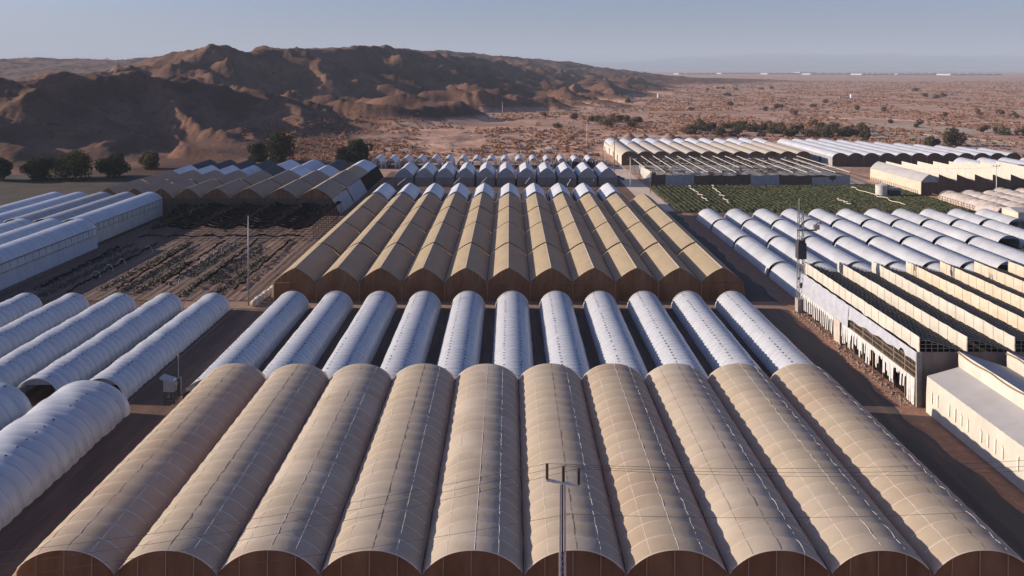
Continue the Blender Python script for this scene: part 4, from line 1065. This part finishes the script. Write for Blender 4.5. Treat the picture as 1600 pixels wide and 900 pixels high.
# soil mounds, rubble, beams
for i, (px, py, w, h, lab) in enumerate(((983, 216, 11, 5.5, 'broad tan soil mound behind the beige greenhouse'), (1006, 215, 9, 4.2, 'rough tan soil mound between two others behind the beige greenhouse'), (1046, 216, 12, 5.6, 'smooth pointed tan soil mound nearest the dark thicket'))):
    x, y, z = ground_px(px, py); m = MB(); rows = []; w *= .8; h *= .72
    for a in range(13):
        rr = w * .5 * a / 12; rows.append([(rr * 1.25 * math.cos(2 * PI * b / 24), rr * math.sin(2 * PI * b / 24), -.6 + h * (1 - (a / 12) ** 1.1) * (1 + .12 * math.sin(b * 1.3 + a * .8 + i) * (1 - a / 14)) ) for b in range(25)])
    m.surf(rows); o = m.build('soil_mound', 'mound_soil', smooth=True); o.location = (x, y, z); tag(o, lab, 'soil mound', 'soil mounds behind the beige greenhouse')
V = []; Q = []
def blob(V, Q, x, y, z, sx, sy, sz):
    a0 = random.uniform(0, 6.3); i0 = len(V)
    for (dz, rr) in ((0, 1), (.6, .8), (1, .25)):
        for k in range(4):
            a = a0 + k * PI / 2 + random.uniform(-.3, .3); V.append((x + math.cos(a) * sx * rr, y + math.sin(a) * sy * rr, z + dz * sz))
    for l in range(2):
        for k in range(4): Q.append((i0 + l * 4 + k, i0 + l * 4 + (k + 1) % 4, i0 + l * 4 + 4 + (k + 1) % 4, i0 + l * 4 + 4 + k))
    Q.append((i0 + 8, i0 + 9, i0 + 10, i0 + 11))
for k in range(1500):
    px = random.gauss(905, 26); x = (px - 796) * 355 / F + random.uniform(-2, 2); y = 350 + random.gauss(2, 5); s = random.uniform(.15, .8)
    e = 2.2 * max(0, 1 - ((px - 905) / 45) ** 2) * max(0, 1 - ((y - 352) / 12) ** 2)
    blob(V, Q, x, y, terr(x, y) + e * random.random() - .1, s, s, s * .8)
tag(np_mesh('rubble', np.array(V), np.array(Q), 'rubble', smooth=False), 'broken rubble heaped behind the small arched tunnels', 'rubble', kind='stuff')
V = []; Q = []
for k in range(420):
    y = random.uniform(99, 138); x = 52.2 - abs(random.gauss(0, .8)); s = random.uniform(.05, .2); blob(V, Q, x, y, .0, s, s * random.uniform(.6, 1.6), s * random.uniform(.5, 1.4))
tag(np_mesh('dry_weeds', np.array(V), np.array(Q), 'rubble', smooth=False), 'dry weeds and litter along the foot of the torn white wall', 'weeds', kind='stuff')
for px0, py0, px1, py1, lab in ((1088, 207, 1117, 205, 'long pale beam lying on the ground in front of the dark thicket'),):
    xa, ya, za = ground_px(px0, py0); xb, yb, zb = ground_px(px1, py1)
    m = MB(); m.bar((xa, ya, za + .5), (xb, ya + 1.5, zb + .5), .45); m.bar((xa + 1, ya - 2, za + .4), (xb + .4, ya - 1.2, zb + .4), .3)
    tag(m.build('beam_stack', 'light_beam'), lab, 'beams')

# ------------------------------------------------------------------ trees and scrub
def leaf_quads(centers, radii, n, size, rnd, flat=.8):
    c = np.array(centers); r = np.array(radii); pick = rnd.choice(len(c), n, p=(r ** 2) / (r ** 2).sum())
    d = rnd.normal(size=(n, 3)); d /= np.linalg.norm(d, axis=1)[:, None]
    rad = r[pick] * rnd.uniform(.45, 1.05, n) ** .6
    P = c[pick] + d * rad[:, None] * np.array([1, 1, flat])
    u = rnd.normal(size=(n, 3)); u /= np.linalg.norm(u, axis=1)[:, None]
    w = np.cross(u, d + rnd.normal(size=(n, 3)) * .6); w /= np.linalg.norm(w, axis=1)[:, None] + 1e-9
    s = size * rnd.uniform(.5, 1.3, n)[:, None]
    V = np.stack([P - u * s - w * s * .6, P + u * s - w * s * .6, P + u * s * .7 + w * s * .6, P - u * s * .7 + w * s * .6], 1).reshape(-1, 3)
    return V, np.arange(n * 4).reshape(-1, 4)
def tree(x, y, z, h, w, label, mt='leaf_dark', n=2600, size=.32, seed=0, name='tree', cat='tree', group=None, trunk=.25, flat=.85, lobes=12, low=.25):
    rnd = np.random.default_rng(seed + 500); r2 = random.Random(seed)
    t = thing(name, label, cat, (x, y, z), 0, group)
    cs, rs = [], []
    for k in range(lobes):
        a = r2.uniform(0, 2 * PI); f = r2.random() ** .6; zz = r2.uniform(low, .86)
        env = math.sin(PI * min(1, max(.12, (zz - low * .5) / (1.02 - low * .5)))) ** .6
        if low < .05: env = max(env, .75)
        cs.append((math.cos(a) * f * w * .36 * env, math.sin(a) * f * w * .36 * env, zz * h)); rs.append(w * r2.uniform(.13, .24))
    cs.append((0, 0, h * .88)); rs.append(w * .14)
    V, Q = leaf_quads(cs, rs, n, size, rnd, flat)
    V[:, 2] = np.maximum(V[:, 2], .05)
    np_mesh('crown', V, Q, mt, smooth=False, parent=t)
    m = MB(); m.bar((0, 0, -.4), (0, 0, h * .45), trunk, 7, r2=trunk * .55)
    for c in cs[:6]: m.bar((0, 0, h * .25), c, trunk * .45, 5, r2=trunk * .15)
    m.build('trunk', 'bark', t)
    return t
GT = 'dark trees behind the far field'
for i, (px, py, h, w, lab) in enumerate(((-2, 282, 8.5, 9, 'dark tree cut by the left edge behind the brown field'), (60, 280, 8, 11, 'loose dark tree behind the brown field, between the edge tree and the widest tree'), (118, 279, 10, 15.5, 'widest dense dark tree behind the brown field'),
                                 (180, 276, 9, 11, 'round dark tree standing right of the widest tree behind the brown field'), (232, 264, 7, 9, 'small dark tree just behind the patchwork greenhouse roofs'), (404, 252, 8, 9, 'smaller tree tucked left of the tallest tree behind the patchwork roofs'),
                                 (438, 254, 14, 14, 'tallest dark tree behind the patchwork greenhouse'), (562, 252, 10, 11.5, 'pointed dark green tree behind the last white patchwork roof'), (536, 252, 6.5, 8, 'low olive tree left of the pointed dark green tree'))):
    x, y = at(px, py); z = terr(x, y)
    tree(x, y, z - .2, h * 1.05, w * 1.22, lab, 'leaf_olive' if i in (8, 4) else 'leaf_dark', n=5200, size=.34, seed=i, group=GT, lobes=22, low=.02)
GR = 'dark trees on the right of the plain'
for i, (px, py, h, w, lab) in enumerate(((1490, 229, 10.5, 14, 'big dark bushy tree behind the pale grey white greenhouse'), (1456, 229, 5.5, 9, 'low dark bush left of the big bushy tree at the right'), (1352, 217, 5, 8, 'low dark bush at the right end of the thicket'))):
    x, y, z = ground_px(px, py); tree(x, y, z, h, w, lab, 'leaf_olive', n=2600, size=.42, seed=60 + i, group=GR, lobes=14, low=.1, name='bushy_tree', cat='bush')
# thicket of shrubs behind the far greenhouses: one can still tell its shrubs apart
rnd = random.Random(31); GS = 'shrubs of the dark thicket behind the far greenhouses'
TH = []
for px in range(925, 1000, 9): TH.append((px, 197 + rnd.uniform(-8, 6)))
for px in range(1075, 1350, 8): TH.append((px, 208 + (px - 1075) * .016 + rnd.uniform(-9, 4)))
TH.sort()
for i, (px, py) in enumerate(TH):
    x, y, z = ground_px(px, py); s = rnd.uniform(.75, 1.3)
    tree(x, y, z - .3, 5.6 * s, 10.5 * s, 'scruffy olive brown shrub among its neighbours in the dark thicket behind the far greenhouses', 'leaf_olive' if rnd.random() < .6 else 'leaf_brown', n=650, size=.5, seed=100 + i, name='thicket_shrub', cat='shrub', group=GS, lobes=8, low=.02, trunk=.12)
GA = 'scattered dark trees on the desert plain'
AC = [(897, 187, 6, 11), (850, 182, 4.5, 8), (872, 200, 4, 9), (980, 160, 4.5, 12), (1080, 173, 3.5, 9), (1141, 165, 5, 10), (1136, 150, 5, 14), (1150, 141, 5, 14), (1106, 141, 4, 12), (1122, 139, 4, 12), (1190, 140, 4, 14), (1207, 139, 5, 16), (1130, 139, 4, 12), (1290, 161, 4.5, 11), (1215, 170, 5, 12),
      (1445, 152, 6, 14), (1465, 155, 6, 14), (1475, 152, 6, 13), (1340, 172, 4.5, 9), (1380, 174, 4.5, 9), (1437, 196, 5, 7), (1432, 200, 3, 6), (1530, 181, 6, 9), (1563, 180, 6, 10), (1586, 184, 5, 8), (1476, 184, 5, 8), (1537, 208, 5, 9), (1565, 211, 6, 12), (1595, 213, 5, 8), (1270, 168, 4, 9), (1430, 143, 6, 18), (1240, 180, 4.5, 9), (1196, 173, 4, 10), (1391, 193, 3.4, 6), (930, 156, 3, 9), (865, 158, 3, 8)]
def accat(px, py):
    return 'below the hills' if px < 1000 else 'on the right edge of the plain' if px > 1500 else 'on the plain'
for i, (px, py, h, w) in enumerate(AC):
    x, y, z = ground_px(px, py); tree(x, y, z - .2, h, w, 'small dark flat crowned tree standing alone on the reddish desert plain', 'leaf_brown' if i % 3 else 'leaf_olive', n=380, size=.16 * w ** .5 * 1.1, seed=200 + i, name='desert_tree', cat='tree', group=GA, lobes=7, low=.3, trunk=.15)

# uncountable dry scrub over the plain and lower slopes
def scrub():
    r = np.random.default_rng(3); n = 46000
    Y = 345 * (2600 / 345.) ** (r.random(n) ** .85); T = r.uniform(-.35, .74, n); X = T * Y
    dens = fbm(X / 70., Y / 110., 3) + .35 * fbm(X / 18., Y / 18., 2)
    Z = height(X, Y); keep = (dens > -.12 + .5 * r.random(n) - .25) & (Z < 7 + 3 * r.random(n)) & ~((X > 44) & (X < 235) & (Y < 425)) & ~((np.abs(X + 3) < 62) & (Y < 352)) & ~((X < -45) & (X > -140) & (Y < 352))
    X, Y, Z = X[keep], Y[keep], Z[keep]; n = len(X)
    sz = r.uniform(.35, 1.35, n) * (1 + Y / 2200.); kind = r.choice(3, n, p=(.58, .14, .28))
    k = 11; pid = np.repeat(np.arange(n), k)
    d = r.normal(size=(n * k, 3)); d /= np.linalg.norm(d, axis=1)[:, None]; d[:, 2] = np.abs(d[:, 2])
    P = np.stack([X, Y, Z], -1)[pid] + d * (sz[pid] * r.uniform(.4, 1, n * k))[:, None] * np.array([1.1, 1.1, .8])
    u = r.normal(size=(n * k, 3)); u /= np.linalg.norm(u, axis=1)[:, None]; w = np.cross(u, d); w /= np.linalg.norm(w, axis=1)[:, None] + 1e-9
    s = (sz[pid] * .5)[:, None]
    V = np.stack([P - u * s - w * s * .6, P + u * s - w * s * .6, P + w * s * .8], 1).reshape(-1, 3)
    o = np_mesh('dry_scrub', V, np.arange(n * k * 3).reshape(-1, 3), ['scrub_rust', 'scrub_grey', 'scrub_straw'], mi=kind[pid], smooth=False)
    tag(o, 'rust and straw coloured dry scrub scattered over the desert plain', 'scrub', kind='stuff')
scrub()

# pale tracks over the plain
def track(name, pts, w, mt='track'):
    P = [ground_px(a, b) for a, b in pts]; out = []
    for p, q in zip(P[:-1], P[1:]):
        for k in range(14): out.append(tuple(p[i] + (q[i] - p[i]) * k / 14 for i in range(2)))
    m = MB(); rows = []
    for i, (x, y) in enumerate(out):
        a = out[max(i - 1, 0)]; b = out[min(i + 1, len(out) - 1)]; d = Vector((b[0] - a[0], b[1] - a[1])); d.normalize()
        ww = w * (1 + .3 * math.sin(i * .7)); row = []
        nn = max(6, int(w / 4)); ss = np.linspace(-1, 1, nn); xx = x - d.y * ww * ss / 2; yy = y + d.x * ww * ss / 2; hh = height(xx, yy)
        row = [(float(a_), float(b_), float(c_) + .3 * (1 - abs(q_) ** 6) - .1 * abs(q_) ** 6) for a_, b_, c_, q_ in zip(xx, yy, hh, ss)]
        rows.append(row)
    m.surf(rows); tag(m.build(name, mt, smooth=True), kind='structure')
track('dirt_track', [(1330, 204), (1400, 207), (1455, 211), (1500, 215), (1545, 220), (1640, 229)], 9)
track('wash_bed', [(1436, 165), (1480, 167), (1540, 170), (1640, 174)], 40, 'wash')
track('dirt_track', [(1200, 186), (1290, 183), (1330, 186), (1385, 186), (1440, 190), (1500, 194), (1560, 191), (1640, 197)], 8)
track('dirt_track', [(620, 262), (700, 257), (780, 246), (860, 232), (940, 220), (1000, 214), (1090, 212)], 7)
track('wash_bed', [(1330, 209), (1400, 213), (1440, 217), (1500, 223), (1560, 228), (1640, 236)], 46, 'wash')
track('wash_bed', [(1300, 195), (1360, 194), (1420, 198), (1480, 203), (1560, 206), (1640, 210)], 40, 'wash')

# far greenhouses on the other side of the plain, far hills, lone peak
for i, (px, py, wpx) in enumerate(((900, 111.4, 70), (978, 111.4, 60), (1090, 114.6, 60), (1160, 114.0, 66), (1228, 114.4, 58), (1262, 112.8, 24), (1305, 114.8, 78), (1372, 115.2, 52), (1440, 115.2, 76), (1525, 115.6, 80))):
    Y = F * HC / (py - 107) * .8; x = (px - 796) * Y / F; w = wpx * Y / F; m = MB()
    nb = 6; rows = []
    for q in range(2):
        row = []
        for b in range(nb):
            for u in (-1, -.6, 0, .6, 1): row.append((-w / 2 + w / nb * (b + .5 + u * .5), q * 160., 5 + 3.5 * prof_round(u)))
        rows.append(row)
    m.surf(rows); m.add([(-w / 2, 0, -3), (w / 2, 0, -3), (w / 2, 0, 5), (-w / 2, 0, 5)], [(0, 1, 2, 3)]); m.add([(-w / 2, 0, -3), (-w / 2, 160, -3), (-w / 2, 160, 5), (-w / 2, 0, 5)], [(0, 3, 2, 1)])
    o = m.build('distant_greenhouse', 'film_grey'); o.location = (x, Y, terr(x, Y) + 2.5); tag(o, f'distant hazy white greenhouse strip across the plain, {ordl(i, 10)}', 'greenhouse', 'distant greenhouses across the plain')
x, y, z = ground_px(1331, 153)
t = thing('hut', 'tiny white hut with a low wall alone on the plain', 'hut', (x, y, z))
m = MB(); m.box(-2, 2, -2, 2, -.5, 5); m.build('wall', 'car_white', t); m = MB(); m.box(-18, -3, -.4, .4, -.5, 1.8); m.build('low_wall', 'torn_white', t)
m = MB(); m.add([(-2.3, -2.3, 5.02), (2.3, -2.3, 5.02), (2.3, 2.3, 5.02), (-2.3, 2.3, 5.02), (0, 0, 6.2)], [(0, 1, 4), (1, 2, 4), (2, 3, 4), (3, 0, 4), (0, 3, 2, 1)]); m.build('roof', 'tank_white', t)
x, y, z = ground_px(1029, 153)
m = MB(); m.cyl(0, 0, -.5, 5.5, 2.2, 14); m.cyl(0, 0, 5.5, 6.6, 2.2, 14, r2=.4); o = m.build('silo', 'tank_white'); o.location = (x, y, z); tag(o, 'small white silo at the foot of the hills', 'silo')

def mountains():
    xs = np.linspace(-5200, 19500, 420); ys = np.linspace(19000, 26500, 44)
    X, Y = np.meshgrid(xs, ys, indexing='ij')
    px = 796 + F * X / 22000.
    env = np.interp(px, [480, 560, 640, 760, 900, 1000, 1100, 1200, 1260, 1330, 1400, 1480, 1560, 1700, 1860], [0, 0, 60, 120, 220, 330, 430, 520, 500, 470, 520, 470, 440, 480, 300])
    b = np.sin(PI * np.clip((Y - 19000) / 7500, 0, 1)) ** .8
    Z = env * b * (.55 + .5 * ridged(X / 2600., Y / 2600., 5, .55)) - 6
    nr, nc = X.shape; i = np.arange(nr - 1)[:, None] * nc + np.arange(nc - 1)[None]
    o = np_mesh('mountains', np.stack([X, Y, Z], -1).reshape(-1, 3), np.stack([i, i + nc, i + nc + 1, i + 1], -1).reshape(-1, 4), 'mountain'); tag(o, kind='structure')
    m = MB(); rows = []
    for a in range(15):
        f = a / 14; rows.append([(330 * f * math.cos(2 * PI * k / 36), 330 * f * math.sin(2 * PI * k / 36), 215 * (1 - f) ** 1.25 / (1 + .25 * (1 - f)) * (1 + .05 * math.sin(k * 2.1)) ) for k in range(37)])
    m.surf(rows); o = m.build('mountain', 'mountain', smooth=True); Yp = 9500; o.location = ((167 - 796) * Yp / F, Yp, 0); tag(o, kind='structure')
mountains()

# ------------------------------------------------------------------ air
m = MB(); m.box(-27000, 27000, -3000, 30500, -60, 700)
hz = bpy.data.materials.new('haze_air'); hz.use_nodes = True; nt = hz.node_tree; nt.nodes.remove(nt.nodes['Principled BSDF'])
pv = nt.nodes.new('ShaderNodeVolumePrincipled'); pv.inputs['Color'].default_value = (.74, .85, 1.0, 1); pv.inputs['Density'].default_value = 9.5e-5; pv.inputs['Anisotropy'].default_value = .0
nt.links.new(pv.outputs['Volume'], nt.nodes['Material Output'].inputs['Volume'])
o = m.build('haze', [hz]); tag(o, 'thin pale haze lying over the desert plain', 'haze', kind='stuff')

# ------------------------------------------------------------------ light, sky, camera
w = bpy.data.worlds.new('World'); S.world = w; w.use_nodes = True; nt = w.node_tree
bg = nt.nodes['Background']; sk = nt.nodes.new('ShaderNodeTexSky'); sk.sky_type = 'NISHITA'; sk.sun_disc = False
sv = Vector((-math.cos(R(SUN_EL)) * math.cos(R(SUN_AZ)), math.cos(R(SUN_EL)) * math.sin(R(SUN_AZ)), math.sin(R(SUN_EL))))
sk.sun_elevation = R(SUN_EL); sk.sun_rotation = math.atan2(sv.x, sv.y); sk.altitude = 200; sk.air_density = 1.0; sk.dust_density = 2.0; sk.ozone_density = 6.0
mt_ = nt.nodes.new('ShaderNodeMix'); mt_.data_type = 'RGBA'; mt_.blend_type = 'MULTIPLY'; mt_.inputs['Factor'].default_value = 1; mt_.inputs['B'].default_value = (1.06, .99, 1.15, 1)
nt.links.new(sk.outputs['Color'], mt_.inputs['A']); nt.links.new(mt_.outputs['Result'], bg.inputs['Color']); bg.inputs['Strength'].default_value = .077
sl = bpy.data.lights.new('sun', 'SUN'); sl.energy = 5.0; sl.angle = R(.5); sl.color = (1.0, .85, .68)
so = bpy.data.objects.new('sun', sl); COL.objects.link(so); so.rotation_euler = sv.to_track_quat('Z', 'Y').to_euler(); so.location = (-100, 100, 200)
cd = bpy.data.cameras.new('camera'); cd.sensor_width = 36; cd.lens = 36 * F / 1600; cd.shift_x = 4 / 1600; cd.shift_y = -343 / 1600; cd.clip_start = .5; cd.clip_end = 60000
co = bpy.data.objects.new('camera', cd); COL.objects.link(co); co.location = (0, 0, HC); co.rotation_euler = (R(90), 0, 0); S.camera = co
S.render.engine = 'CYCLES'; S.view_settings.view_transform = 'Standard'; S.view_settings.look = 'None'; S.view_settings.exposure = .57; S.view_settings.gamma = 1
S.cycles.max_bounces = 6; S.cycles.volume_bounces = 0; S.cycles.use_denoising = True
S.render.resolution_x = 1024; S.render.resolution_y = 576
